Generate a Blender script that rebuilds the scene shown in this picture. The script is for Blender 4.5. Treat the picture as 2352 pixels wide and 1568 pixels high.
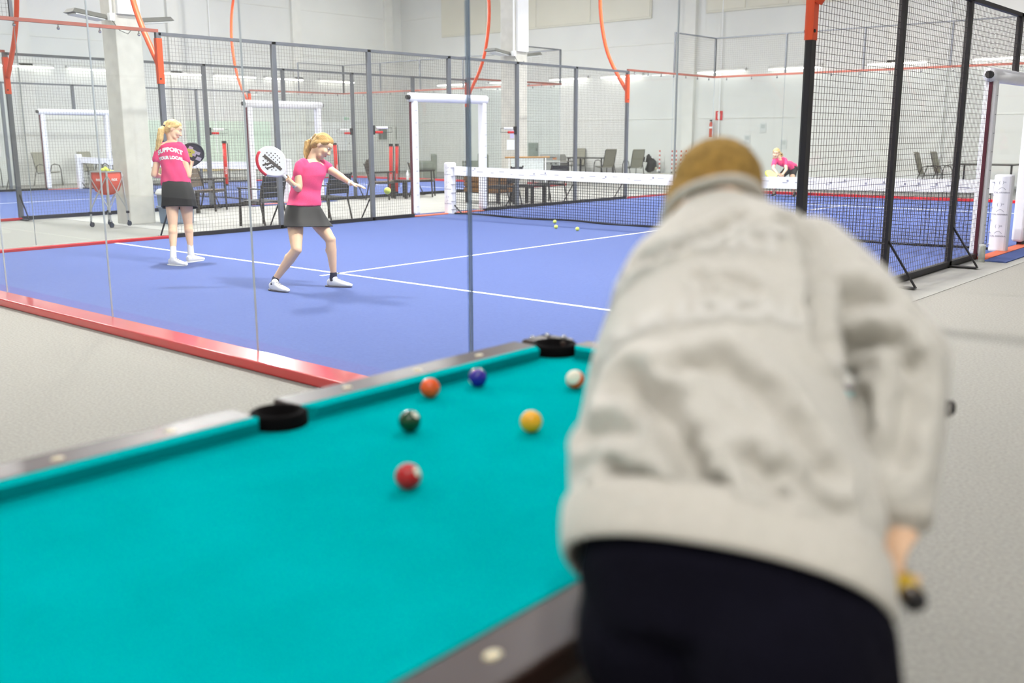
import bpy, bmesh, math, random
from mathutils import Vector, Matrix, Euler
from mathutils.bvhtree import BVHTree
random.seed(7)
S = bpy.context.scene
COL = S.collection
for o in list(bpy.data.objects):
    bpy.data.objects.remove(o)
PI = math.pi
V = Vector

# ---------------------------------------------------------------- camera
cd = bpy.data.cameras.new('camera'); cam = bpy.data.objects.new('camera', cd); COL.objects.link(cam)
S.camera = cam
CAM = V((13.628, -3.9034, 1.5107))
yaw, pit, rol = -.7140, -.2060, -.0027
fw = V((math.sin(yaw)*math.cos(pit), math.cos(yaw)*math.cos(pit), math.sin(pit)))
rt = V((math.cos(yaw), -math.sin(yaw), 0)); up = rt.cross(fw)
r2 = rt*math.cos(rol)+up*math.sin(rol); u2 = -rt*math.sin(rol)+up*math.cos(rol)
m = Matrix((r2, u2, -fw)).transposed().to_4x4(); m.translation = CAM
cam.matrix_world = m
cd.sensor_width = 36; cd.lens = 36*2265.66/2352
cd.clip_start = .05; cd.clip_end = 200
cd.dof.use_dof = True; cd.dof.focus_distance = 10.5; cd.dof.aperture_fstop = 1.7

# ---------------------------------------------------------------- world, exposure
w = bpy.data.worlds.new('hall_air'); S.world = w; w.use_nodes = True
w.node_tree.nodes['Background'].inputs[0].default_value = (.9, .95, 1, 1)
w.node_tree.nodes['Background'].inputs[1].default_value = .3
S.view_settings.view_transform = 'Standard'; S.view_settings.look = 'None'
S.view_settings.gamma = 1; S.view_settings.use_curve_mapping = False
S.view_settings.exposure = -0.02
S.cycles.max_bounces = 5; S.cycles.diffuse_bounces = 3; S.cycles.glossy_bounces = 2
S.cycles.use_light_tree = False
S.cycles.use_adaptive_sampling = True; S.cycles.adaptive_threshold = .03
S.cycles.transparent_max_bounces = 32; S.cycles.transmission_bounces = 4
S.cycles.sample_clamp_indirect = 6
CEIL = 8.6
LAMP_POWER = 66
FLOOD_POWER = 800

# ---------------------------------------------------------------- helpers
def lin(c):
    return tuple(((x/255)/12.92 if x/255 <= .04045 else ((x/255+.055)/1.055)**2.4) for x in c)
MATS = {}
def mat(name, rgb, rough=.55, metal=0, spec=.4, noise=0, scale=8, bump=0, bscale=200, sheen=0, emit=0, coat=0, tc='Object', linear=False):
    """procedural principled material: base colour + noise mottling + fine relief"""
    if name in MATS: return MATS[name]
    m = bpy.data.materials.new(name); m.use_nodes = True
    nt = m.node_tree; b = nt.nodes['Principled BSDF']
    c = rgb if linear else lin(rgb)
    b.inputs['Base Color'].default_value = (*c, 1)
    b.inputs['Roughness'].default_value = rough; b.inputs['Metallic'].default_value = metal
    b.inputs['Specular IOR Level'].default_value = spec
    if sheen: b.inputs['Sheen Weight'].default_value = sheen
    if coat: b.inputs['Coat Weight'].default_value = coat; b.inputs['Coat Roughness'].default_value = .09; b.inputs['Coat IOR'].default_value = 1.5
    if emit:
        b.inputs['Emission Color'].default_value = (*c, 1); b.inputs['Emission Strength'].default_value = emit
    if noise or bump:
        t = nt.nodes.new('ShaderNodeTexCoord')
    if noise:
        n = nt.nodes.new('ShaderNodeTexNoise'); n.inputs['Scale'].default_value = scale; n.inputs['Detail'].default_value = 5
        r = nt.nodes.new('ShaderNodeValToRGB')
        r.color_ramp.elements[0].position = .3; r.color_ramp.elements[1].position = .7
        r.color_ramp.elements[0].color = (*[x*(1-noise) for x in c], 1)
        r.color_ramp.elements[1].color = (*[min(1, x*(1+noise)) for x in c], 1)
        nt.links.new(t.outputs[tc], n.inputs['Vector']); nt.links.new(n.outputs['Fac'], r.inputs['Fac'])
        nt.links.new(r.outputs['Color'], b.inputs['Base Color'])
    if bump:
        n2 = nt.nodes.new('ShaderNodeTexNoise'); n2.inputs['Scale'].default_value = bscale; n2.inputs['Detail'].default_value = 3
        bp = nt.nodes.new('ShaderNodeBump'); bp.inputs['Strength'].default_value = bump; bp.inputs['Distance'].default_value = .01
        nt.links.new(t.outputs[tc], n2.inputs['Vector']); nt.links.new(n2.outputs['Fac'], bp.inputs['Height'])
        nt.links.new(bp.outputs['Normal'], b.inputs['Normal'])
    MATS[name] = m
    return m

def glass_mat(name, tint=(.97, .985, .985), refl=.6):
    if name in MATS: return MATS[name]
    m = bpy.data.materials.new(name); m.use_nodes = True; nt = m.node_tree; nt.nodes.clear()
    o = nt.nodes.new('ShaderNodeOutputMaterial'); mx = nt.nodes.new('ShaderNodeMixShader')
    tr = nt.nodes.new('ShaderNodeBsdfTransparent'); gl = nt.nodes.new('ShaderNodeBsdfGlossy'); lw = nt.nodes.new('ShaderNodeLayerWeight'); lw.inputs['Blend'].default_value = .5
    pw = nt.nodes.new('ShaderNodeMath'); pw.operation = 'POWER'; pw.inputs[1].default_value = 5
    mu = nt.nodes.new('ShaderNodeMath'); mu.operation = 'MULTIPLY_ADD'; mu.inputs[1].default_value = refl; mu.inputs[2].default_value = .03
    tr.inputs[0].default_value = (*tint, 1); gl.inputs['Roughness'].default_value = .02
    nt.links.new(lw.outputs['Facing'], pw.inputs[0]); nt.links.new(pw.outputs[0], mu.inputs[0]); nt.links.new(mu.outputs[0], mx.inputs[0])
    nt.links.new(tr.outputs[0], mx.inputs[1]); nt.links.new(gl.outputs[0], mx.inputs[2]); nt.links.new(mx.outputs[0], o.inputs[0])
    MATS[name] = m
    return m

class MB:
    def __init__(s): s.v = []; s.f = []; s.mi = []; s.cur = 0
    def quad(s, *p):
        b = len(s.v); s.v += [V(x) for x in p]; s.f.append(tuple(range(b, b+len(p)))); s.mi.append(s.cur); return s
    def box(s, c, d, rot=None, taper=1.0):
        b = len(s.v); R = rot.to_matrix() if isinstance(rot, Euler) else rot
        for z in (-.5, .5):
            k = taper if z > 0 else 1
            for x, y in ((-.5, -.5), (.5, -.5), (.5, .5), (-.5, .5)):
                p = V((x*d[0]*k, y*d[1]*k, z*d[2]))
                if R is not None: p = R @ p
                s.v.append(V(c)+p)
        for f in ((0, 3, 2, 1), (4, 5, 6, 7), (0, 1, 5, 4), (1, 2, 6, 5), (2, 3, 7, 6), (3, 0, 4, 7)):
            s.f.append(tuple(b+i for i in f)); s.mi.append(s.cur)
        return s
    def bb(s, a, c):
        return s.box([(a[i]+c[i])/2 for i in range(3)], [abs(c[i]-a[i]) for i in range(3)])
    def bar(s, p0, p1, wx, wy=None, upv=(0, 0, 1)):
        p0, p1 = V(p0), V(p1); wy = wy or wx; d = (p1-p0); L = d.length; z = d/L
        u = V(upv)
        if abs(u.dot(z)) > .98: u = V((1, 0, 0))
        x = u.cross(z).normalized(); y = z.cross(x)
        R = Matrix((x, y, z)).transposed()
        return s.box((p0+p1)/2, (wx, wy, L), R)
    def tube(s, pts, r, n=8, caps=True, closed=False):
        pts = [V(p) for p in pts]; N = len(pts)
        rr = r if isinstance(r, (list, tuple)) else [r]*N
        b = len(s.v); prev = None
        for i, p in enumerate(pts):
            a = pts[(i-1) % N] if (i or closed) else p; c = pts[(i+1) % N] if (i < N-1 or closed) else p
            t = (c-a).normalized()
            if prev is None:
                u = V((0, 0, 1)) if abs(t.z) < .9 else V((1, 0, 0))
                x = u.cross(t).normalized()
            else:
                x = (prev-t*prev.dot(t)).normalized()
            prev = x; y = t.cross(x)
            for k in range(n):
                an = 2*PI*k/n; s.v.append(p+(x*math.cos(an)+y*math.sin(an))*rr[i])
        for i in range(N if closed else N-1):
            for k in range(n):
                a = b+i*n+k; c = b+i*n+(k+1) % n; j = ((i+1) % N)
                s.f.append((a, c, b+j*n+(k+1) % n, b+j*n+k)); s.mi.append(s.cur)
        if caps and not closed:
            s.f.append(tuple(b+k for k in reversed(range(n)))); s.mi.append(s.cur)
            s.f.append(tuple(b+(N-1)*n+k for k in range(n))); s.mi.append(s.cur)
        return s
    def cyl(s, p0, p1, r0, r1=None, n=16): return s.tube([p0, p1], [r0, r0 if r1 is None else r1], n)
    def lathe(s, prof, c=(0, 0, 0), n=24, axis=None):
        b = len(s.v); c = V(c); R = axis.to_track_quat('Z', 'Y').to_matrix() if axis is not None else None
        for r, z in prof:
            for k in range(n):
                a = 2*PI*k/n; p = V((r*math.cos(a), r*math.sin(a), z)); s.v.append(c+(R @ p if R else p))
        for i in range(len(prof)-1):
            for k in range(n):
                s.f.append((b+i*n+k, b+i*n+(k+1) % n, b+(i+1)*n+(k+1) % n, b+(i+1)*n+k)); s.mi.append(s.cur)
        s.f.append(tuple(b+k for k in reversed(range(n)))); s.mi.append(s.cur)
        s.f.append(tuple(b+(len(prof)-1)*n+k for k in range(n))); s.mi.append(s.cur)
        return s
    def sphere(s, c, r, nu=14, nv=9, R=None):
        rr = r if isinstance(r, (list, tuple)) else (r, r, r); b = len(s.v); c = V(c)
        def P(x, y, z):
            p = V((x*rr[0], y*rr[1], z*rr[2])); return c+(R @ p if R is not None else p)
        s.v.append(P(0, 0, 1))
        for i in range(1, nv):
            t = PI*i/nv
            for k in range(nu):
                a = 2*PI*k/nu; s.v.append(P(math.sin(t)*math.cos(a), math.sin(t)*math.sin(a), math.cos(t)))
        s.v.append(P(0, 0, -1)); e = len(s.v)-1
        for k in range(nu):
            s.f.append((b, b+1+k, b+1+(k+1) % nu)); s.mi.append(s.cur)
            s.f.append((e, e-nu+(k+1) % nu, e-nu+k)); s.mi.append(s.cur)
        for i in range(nv-2):
            for k in range(nu):
                a = b+1+i*nu; s.f.append((a+k, a+nu+k, a+nu+(k+1) % nu, a+(k+1) % nu)); s.mi.append(s.cur)
        return s
    def prism(s, poly, z0, z1, M=None):
        """polygon in xy extruded from z0 to z1, M 4x4 to place"""
        b = len(s.v); n = len(poly)
        for z in (z0, z1):
            for x, y in poly:
                p = V((x, y, z)); s.v.append(M @ p if M is not None else p)
        s.f.append(tuple(b+i for i in reversed(range(n)))); s.mi.append(s.cur)
        s.f.append(tuple(b+n+i for i in range(n))); s.mi.append(s.cur)
        for i in range(n):
            j = (i+1) % n; s.f.append((b+i, b+j, b+n+j, b+n+i)); s.mi.append(s.cur)
        return s
    def mesh(s, name, mats=None, smooth=False):
        me = bpy.data.meshes.new(name); me.from_pydata([tuple(p) for p in s.v], [], s.f)
        for m in (mats if isinstance(mats, (list, tuple)) else [mats] if mats else []): me.materials.append(m)
        me.polygons.foreach_set('material_index', s.mi)
        if smooth: me.polygons.foreach_set('use_smooth', [True]*len(me.polygons))
        me.update(); return me
    def build(s, name, mats, parent=None, smooth=False, bevel=0, **kw):
        return obj(name, s.mesh(name, mats, smooth), parent, bevel=bevel, **kw)

def obj(name, me, parent=None, label=None, cat=None, group=None, kind=None, loc=None, bevel=0):
    o = bpy.data.objects.new(name, me); COL.objects.link(o)
    if parent is not None: o.parent = parent
    if loc is not None: o.location = loc
    tag(o, label, cat, group, kind)
    if bevel:
        b = o.modifiers.new('bevel', 'BEVEL'); b.width = bevel; b.segments = 2; b.limit_method = 'ANGLE'
    return o
def tag(o, label=None, cat=None, group=None, kind=None):
    if label: o['label'] = label
    if cat: o['category'] = cat
    if group: o['group'] = group
    if kind: o['kind'] = kind
    return o
def thing(name, label, cat, loc=(0, 0, 0), rz=0, group=None):
    o = bpy.data.objects.new(name, None); COL.objects.link(o); o.empty_display_size = .1
    o.location = loc; o.rotation_euler = (0, 0, rz)
    return tag(o, label, cat, group)
def kids(o): return [c for c in bpy.data.objects if c.parent == o]
def dup(root, loc=None, rz=None, label=None, group=None, skip=()):
    r = root.copy(); COL.objects.link(r)
    if loc is not None: r.location = loc
    if rz is not None: r.rotation_euler = (0, 0, rz)
    tag(r, label, None, group)
    for ch in list(root.children):
        if ch.name.split('.')[0] in skip: continue
        c = ch.copy(); COL.objects.link(c); c.parent = r
        for g in list(ch.children):
            d = g.copy(); COL.objects.link(d); d.parent = c
    return r
def struct(name, mb, m, parent=None, label=None, **kw):
    return mb.build(name, m, parent, label=label, kind='structure' if parent is None else None, **kw)
def area(name, loc, size, power, rot=(0, 0, 0), col=(1, 1, 1)):
    l = bpy.data.lights.new(name, 'AREA'); l.shape = 'RECTANGLE'; l.size, l.size_y = size; l.energy = power; l.color = (1, .975, .925)
    o = bpy.data.objects.new(name, l); COL.objects.link(o); o.location = loc; o.rotation_euler = rot
    return o
def text_mesh(body, size, font_scale=(1, 1), extrude=.001, align='CENTER', bold=0):
    c = bpy.data.curves.new('lettering', 'FONT'); c.body = body; c.size = size; c.align_x = align; c.align_y = 'CENTER'
    c.extrude = extrude; c.resolution_u = 3; c.offset = bold
    o = bpy.data.objects.new('lettering', c); COL.objects.link(o)
    dg = bpy.context.evaluated_depsgraph_get(); dg.update()
    me = bpy.data.meshes.new_from_object(o.evaluated_get(dg)); bpy.data.objects.remove(o); bpy.data.curves.remove(c)
    for v in me.vertices: v.co.x *= font_scale[0]; v.co.y *= font_scale[1]
    return me

# ---------------------------------------------------------------- materials
M_CARPET = mat('carpet_grey', (158, 156, 150), .95, spec=.1, noise=.14, scale=60, bump=.5, bscale=420)
M_CONC = mat('hall_floor_grey', (166, 165, 160), .8, noise=.06, scale=3)
M_BLUE = mat('court_turf_blue', (85, 100, 152), .9, spec=.15, noise=.06, scale=40, bump=.3, bscale=500)
M_LINE = mat('court_line_white', (238, 240, 246), .8)
M_WALL = mat('wall_white_plaster', (219, 220, 216), .85, noise=.025, scale=1.2)
M_WALL2 = mat('wall_panel_beige', (212, 210, 196), .8, noise=.03, scale=2)
M_PIL = mat('pilaster_grey', (222, 222, 216), .8, noise=.04, scale=3)
M_CEIL = mat('ceiling_white', (225, 226, 226), .8)
M_BLACK = mat('powder_coat_black', (38, 36, 38), .5, noise=.1, scale=6)
M_GREY = mat('powder_coat_grey', (104, 107, 112), .5, noise=.08, scale=6)
M_WIRE = mat('wire_dark', (116, 114, 110), .5); M_WIREK = mat('wire_black', (84, 76, 72), .5)
M_RED = mat('frame_red', (190, 22, 26), .3, noise=.06, scale=4, coat=1)
M_ORANGE = mat('arch_orange', (232, 84, 40), .4, noise=.06, scale=4)
M_RAILRED = mat('rail_red_brown', (160, 92, 78), .45, noise=.15, scale=2)
M_GLASS = glass_mat('court_glass')
M_EDGE = mat('glass_edge', (186, 194, 198), .3)
M_SEAL = glass_mat('corner_seal', (.72, .77, .84), .3)
M_FOAM = mat('padding_white', (240, 240, 246), .6, noise=.02, scale=6)
M_FOAMD = mat('padding_print_grey', (150, 150, 165), .6)
M_NET = mat('net_cord_black', (30, 30, 38), .8)
M_CHROME = mat('bolt_steel', (190, 190, 190), .25, metal=1)
M_WHITE = mat('white_paint', (240, 241, 241), .6)
M_TUBE = mat('lamp_tube_lit', (255, 252, 244), .4, emit=13)
M_DARKRED = mat('lacing_maroon', (92, 40, 52), .6)
# ---------------------------------------------------------------- hall shell
XL, XR, YN, YF = -18.9, 19.0, -9.5, 26.4
struct('floor', MB().bb((XL-.2, YN-.2, -.2), (XR+.2, YF+.2, 0)), M_CARPET, label='grey carpeted hall floor')
struct('ceiling', MB().bb((XL-.2, YN-.2, CEIL), (XR+.2, YF+.2, CEIL+.2)), M_CEIL, label='white hall ceiling')
wl = struct('wall_left', MB().bb((XL-.2, YN-.2, 0), (XL, YF+.2, CEIL)), M_WALL, label='white concrete wall behind the second court')
wf = struct('wall_far', MB().bb((XL, YF, 0), (XR, YF+.2, CEIL)), M_WALL, label='white concrete wall at the far end of the hall')
struct('wall_right', MB().bb((XR, YN-.2, 0), (XR+.2, YF+.2, CEIL)), M_WALL, label='white wall on the carpet side')
struct('wall_near', MB().bb((XL, YN-.2, 0), (XR, YN, CEIL)), M_WALL, label='white wall behind the pool area')
# wall relief: pilasters, horizontal joints, upper window band, conduits
for y in (4.9, 10.1, 15.3, 20.6, 25.4):
    MB().bb((XL, y, 0), (XL+.14, y+.42, CEIL)).build('pilaster', M_PIL, wl)
for x in (-4.75, 2.2, 8.6):
    MB().bb((x, YF-.14, 0), (x+.42, YF, CEIL)).build('pilaster', M_PIL, wf)
for z in (2.05, 4.6, 6.3):
    MB().bb((XL, YN, z), (XL+.03, YF, z+.025)).build('wall_joint', M_PIL, wl)
    MB().bb((XL, YF-.02, z), (XR, YF, z+.02)).build('wall_joint', M_PIL, wf)
MB().bb((XL, 13.6, .25), (XL+.05, 19.4, 2.05)).build('wall_panel', mat('panel_pale_green', (206, 222, 206), .7), wl)
MB().bb((XL, 13.6, .25), (XL+.06, 19.4, .42)).build('wall_panel_base', mat('panel_base_yellow', (222, 200, 140), .7), wl)
MB().bb((XL, 21.9, .9), (XL+.06, 23.6, 2.05)).build('wall_panel', M_WHITE, wl)
for i, (a, b) in enumerate(((-16.4, -6.15), (-4.0, 2.0), (4.6, 14))):
    wn = struct('window_%d' % (i+1), MB().bb((a, YF-.05, 5.47), (b, YF, 7.7)), M_WALL2, label='beige translucent upper window band, section %s' % ('nearest the corner', 'in the middle', 'on the right')[i])
    k = 4
    for j in range(k):
        c = a+(b-a)*j/k
        MB().bb((c+.06, YF-.07, 5.54), (c+(b-a)/k-.06, YF-.05, 7.53)).build('pane', mat('pane_beige', (214, 211, 195), .5, noise=.03, scale=.8), wn)
for i, x in enumerate((-3.35, 3.9)):
    c = MB(); c.tube([(x, YF-.06, .9), (x, YF-.06, CEIL-.1)], .022, 8); c.box((x, YF-.07, .86), (.09, .07, .12))
    c.build('conduit', M_WHITE, wf)
for y in (9.3, 17.0):
    MB().tube([(XL+.05, y, .9), (XL+.05, y, CEIL-.1)], .022, 8).build('conduit', M_WHITE, wl)

# strip lamps on the walls
def strip_lamp(a, b, label):
    a, b = V(a), V(b); d = (b-a); n = V((1, 0, 0)) if abs(d.y) > abs(d.x) else V((0, -1, 0))
    t = thing('wall_strip_lamp', label, 'lamp', tuple(a), group='strip lamps along the walls')
    L = d.length
    MB().bar(n*.09, d+n*.09, .1, .07).build('housing', mat('lamp_housing_grey', (178, 178, 176), .5), t)
    MB().tube([n*.16+V((0, 0, -.075))+d*.02, n*.16+V((0, 0, -.075))+d*.98], .015, 8).build('lamp_tube', M_TUBE, t)
    for k in (.12, .88):
        MB().bar(d*k+n*.005, d*k+n*.06, .06, .05).build('bracket', M_WHITE, t)
ys = [(7.2, 9.0), (9.4, 11.2), (11.6, 13.4), (14.8, 16.6), (17.0, 18.8), (19.2, 21.0), (21.8, 23.6)]
nm = ['near the ball cart', 'beside the white padded gate', 'left of the concrete column', 'right of the concrete column', 'over the pale green panel', 'over the end of the green panel', 'nearest the hall corner']
for (a, b), n in zip(ys, nm): strip_lamp((XL, a, 3.72), (XL, b, 3.72), 'wall strip lamp on the left wall %s' % n)
xs = [(-16.6, -14.8), (-13.6, -11.8), (-10.6, -8.8), (-8.2, -6.4), (-4.2, -2.4), (-1.6, .2), (1.6, 3.4), (4.6, 6.4)]
nm = ['nearest the hall corner', 'behind the pool of light by the door', 'over the grey gas grill', 'over the textile chairs', 'beside the fire extinguisher sign', 'above the crouching player', 'seen through the right fence', 'above the round-armed chairs']
for (a, b), n in zip(xs, nm): strip_lamp((a, YF, 3.62), (b, YF, 3.62), 'wall strip lamp on the far wall %s' % n)

# ceiling lamps out of view; wall row and low lamp added for their light
def ceiling_lamp(x, y, sx, sy, pw, z=CEIL-.9, ry=0):
    t = thing('ceiling_lamp', 'unseen white rectangular lamp hung from the hall ceiling', 'lamp', (x, y, z), group='ceiling lamps')
    MB().box((0, 0, .06), (sx+.1, sy+.1, .1)).build('housing', M_WHITE, t)
    for s in (-1, 1): MB().tube([(0, s*sy*.4, .1), (0, s*sy*.4, CEIL-z)], .01, 6).build('hanger', M_CHROME, t)
    area('lamp_light', (x, y, z-.01), (sx, sy), pw, (0, ry, 0))
for x in (-9.8, -4.6, 1.5, 7.5):
    for y in (3.5, 10.2, 18):
        ceiling_lamp(x, y, 1.2, 3.6, LAMP_POWER*2.3)
for y in (6, 15, 22): ceiling_lamp(-16.2, y, .9, 3.0, LAMP_POWER*.85)  # unseen row added to brighten the upper left wall
for x, y, k in ((14.6, -5.5, 5.4), (-2, -5.5, 2.3), (-9, -5.5, 2)): ceiling_lamp(x, y, 1.2, 3.0, LAMP_POWER*k)
ceiling_lamp(5.2, -3.2, .7, 1.6, LAMP_POWER*3.2, 5.2)  # unseen low lamp added to throw slanting light over the pool table

# ---------------------------------------------------------------- padel courts
GAP = .0535
def wire_panel(a, b, z0, z1, wd=.0029):
    """wires between ground points a and b"""
    m = MB(); a, b = V((*a, 0)), V((*b, 0)); d = b-a; L = d.length; n = max(1, round(L/GAP)); k = max(1, round((z1-z0)/GAP))
    for i in range(n+1):
        p = a+d*(i/n); m.bar(p+V((0, 0, z0)), p+V((0, 0, z1)), wd)
    for j in range(k+1):
        z = V((0, 0, z0+(z1-z0)*j/k)); m.bar(a+z, b+z, wd)
    return m
def post(m, x, y, z0, z1, wx=.06, wy=.075): m.bb((x-wx/2, y-wy/2, z0), (x+wx/2, y+wy/2, z1))

def brace(par, x, y, s):
    m = MB(); m.bar((x, y, .5), (x+s*.32, y, .03), .018); m.bar((x, y, .02), (x+s*.32, y, .02), .1, .012); m.build('brace', M_BLACK, par)

def side_fence(X, s, label, grp, pm, full=True, sleeves=True):
    """mesh fence along the side X of a court, s = outward sign"""
    t = thing('side_fence', label, 'fence', (X, 4, 0), group=grp)
    def L(y): return y-4
    for y in (4, 6, 8, 12, 14, 16):
        m = MB(); post(m, 0, L(y), .0, 2.98); m.build('post', pm, t)
    m = MB(); post(m, 0, L(10), 2.19, 2.98); m.build('post', pm, t)
    for y in (9, 11):
        m = MB(); post(m, s*.01, L(y), 0, 2.2, .04, .05); m.build('gate_post', M_DARKRED, t)
    MB().bb((-.03, L(4), 2.94), (.03, L(16), 2.985)).build('top_rail', pm, t)
    for a, b in ((4, 9), (11, 16)):
        MB().bb((-.03, L(a), .01), (.03, L(b), .07)).build('bottom_rail', M_BLACK, t)
    for a, b, z0 in ((4, 6, .07), (6, 8, .07), (8, 9, .07), (11, 12, .07), (12, 14, .07), (14, 16, .07), (9, 10, 2.2), (10, 11, 2.2)):
        wire_panel((0, L(a)), (0, L(b)), z0, 2.93, .003 if pm is M_BLACK else .0027).build('wire_mesh', M_WIREK if pm is M_BLACK else M_WIRE, t, kind='stuff')
    for y in (6, 8, 12, 14): brace(t, 0, L(y), s)
    for y in (4, 16): brace(t, 0, L(y), s)
    # padded gate frame
    for y, q in ((9, 1), (11, -1)):
        m = MB(); m.box((0, L(y)+q*.06, 1.1), (.15, .12, 2.08)); p = m.build('gate_padding', M_FOAM, t, bevel=.03)
        for k in range(9): MB().box((0, L(y)+q*.05, .2+k*.22), (.156, .05, .008)).build('lace', M_FOAMD, p)
    MB().tube([(0, L(8.96), 2.2), (0, L(11.04), 2.2)], .085, 14).build('gate_top_padding', M_FOAM, t, smooth=True)
    MB().tube([(0, L(8.9), 2.2), (0, L(11.1), 2.2)], .045, 10).build('gate_top_bar', M_BLACK, t)
    # threshold mats
    MB().bb((s*.0, L(9.0), .004), (s*.16, L(11), .022)).build('threshold_strip', mat('threshold_orange', (236, 122, 88), .7), t)
    MB().bb((s*.16, L(8.8), .002), (s*.42, L(11.1), .016)).build('threshold_mat', M_BLUE, t)
    return t

def glass_row(par, a, b, n, z0=.07, z1=2.98, off=(0, 0)):
    a, b = V((*a, 0)), V((*b, 0)); d = (b-a)/n; u = d.normalized(); nn = V((-u.y, u.x, 0))
    for i in range(n):
        p = a+d*i+u*.003; q2 = a+d*(i+1)-u*.003
        m = MB(); m.bar(p+V((0, 0, (z0+z1)/2)), q2+V((0, 0, (z0+z1)/2)), .012, z1-z0)
        g = m.build('glass_panel', [M_GLASS, M_EDGE], par)
        # vertical cut edges are the darker green-grey of thick glass
        for pl in g.data.polygons:
            if abs(pl.normal.dot(u)) > .9: pl.material_index = 1

def bolts(par, a, b, n, z):
    a, b = V((*a, z)), V((*b, z)); m = MB()
    for i in range(n):
        p = a+(b-a)*((i+.5)/n); m.sphere(p, .022, 8, 6); m.bar(p, p+V((0, 0, .07)), .014)
    m.build('clamp_bolt', M_CHROME, par, kind='stuff')

def back_wall(x0, x1, Y, s, label, near):
    """glass back wall with mesh above; s = outward sign along Y"""
    t = thing('glass_back_wall', label, 'glass wall', (x0, Y, 0), group='glass end walls of the courts')
    L = x1-x0
    MB().bb((-.12, s*-.02, 0), (L+.12, s*.2, .072)).build('kerb_beam', M_RED, t, bevel=.012)
    glass_row(t, (0, 0), (L, 0), 5)
    MB().bb((-.03, -.03, 2.98), (L+.03, .03, 3.03)).build('glass_top_rail', M_RAILRED, t)
    bolts(t, (0, 0), (L, 0), 14, 2.93)
    for i in range(6):
        m = MB(); m.bb((i*L/5-.02, -.02, 3.03), (i*L/5+.02, .02, 4.0)); m.build('mesh_post', M_GREY, t)
    MB().bb((0, -.015, 3.975), (L, .015, 4.005)).build('mesh_top_rail', M_GREY, t)
    for i in range(5): wire_panel((i*L/5, 0), ((i+1)*L/5, 0), 3.03, 3.97, .0024).build('wire_mesh', M_WIRE, t, kind='stuff')
    return t
def side_glass(X, ya, yb, s, corner, label, panel_len=2):
    t = thing('glass_side_wall', label, 'glass wall', (X, ya, 0), group='glass side walls of the courts')
    L = yb-ya
    MB().bb((s*-.02, 0, 0), (s*.06, L, .05)).build('kerb_beam', M_RED, t, bevel=.012)
    glass_row(t, (0, 0), (0, L), 2)
    MB().bb((-.03, 0, 2.98), (.03, L, 3.025)).build('glass_top_rail', M_RAILRED, t)
    bolts(t, (0, 0), (0, L), 7, 2.93)
    y0 = 0 if corner == 0 else L-2
    for y in (y0, y0+2): MB().bb((-.02, y-.02, 3.02), (.02, y+.02, 4.0)).build('mesh_post', M_GREY, t)
    MB().bb((-.015, y0, 3.975), (.015, y0+2, 4.005)).build('mesh_top_rail', M_GREY, t)
    wire_panel((0, y0), (0, y0+2), 3.03, 3.97, .0024).build('wire_mesh', M_WIRE, t, kind='stuff')
    return t

ARC = [(-.04, 2.55), (-.16, 2.72), (-.3, 2.92), (-.45, 3.15), (-.6, 3.45), (-.71, 3.8), (-.79, 4.2), (-.83, 4.64), (-.8, 5.15), (-.68, 5.7), (-.4, 6.3), (.1, 6.75), (.9, 7.1), (2.2, 7.35), (5.0, 7.5)]
def arch(x0, x1, Y, label):
    t = thing('portal_arch', label, 'arch', (x0, Y, 0), group='orange arches over the courts')
    L = x1-x0; pts = [(x, 0, z) for x, z in ARC]+[(L-x, 0, z) for x, z in reversed(ARC[:-1])]
    # the curve is sampled smoothly
    fine = []
    for i in range(len(pts)-1):
        p0 = V(pts[max(i-1, 0)]); p1 = V(pts[i]); p2 = V(pts[i+1]); p3 = V(pts[min(i+2, len(pts)-1)])
        for k in range(3):
            u = k/3; fine.append(.5*((2*p1)+(p2-p0)*u+(2*p0-5*p1+4*p2-p3)*u*u+(3*p1-p0-3*p2+p3)*u**3))
    fine.append(V(pts[-1]))
    MB().tube(fine, .042, 10).build('arch_tube', M_ORANGE, t, smooth=True)
    for x, q_ in ((.5, 1), (L-.5, -1)):
        MB().box((x, 0, 6.76), (.5, .5, .1), Euler((0, -q_*.6, 0))).build('flood_housing', mat('floodlight_grey', (110, 110, 104), .5), t)
        area('court_flood', (x0+x+q_*.03, Y, 6.64), (.45, .45), FLOOD_POWER, (0, q_*-.6, 0))
    for x in (0, L):
        MB().bb((x-.036, -.044, 2.26), (x+.036, .044, 2.9)).build('arch_sleeve', M_ORANGE, t)
        MB().cyl((x-.045, -.02, 2.33), (x+.045, -.02, 2.33), .014, n=8).build('sleeve_bolt', M_BLACK, t)

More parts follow.
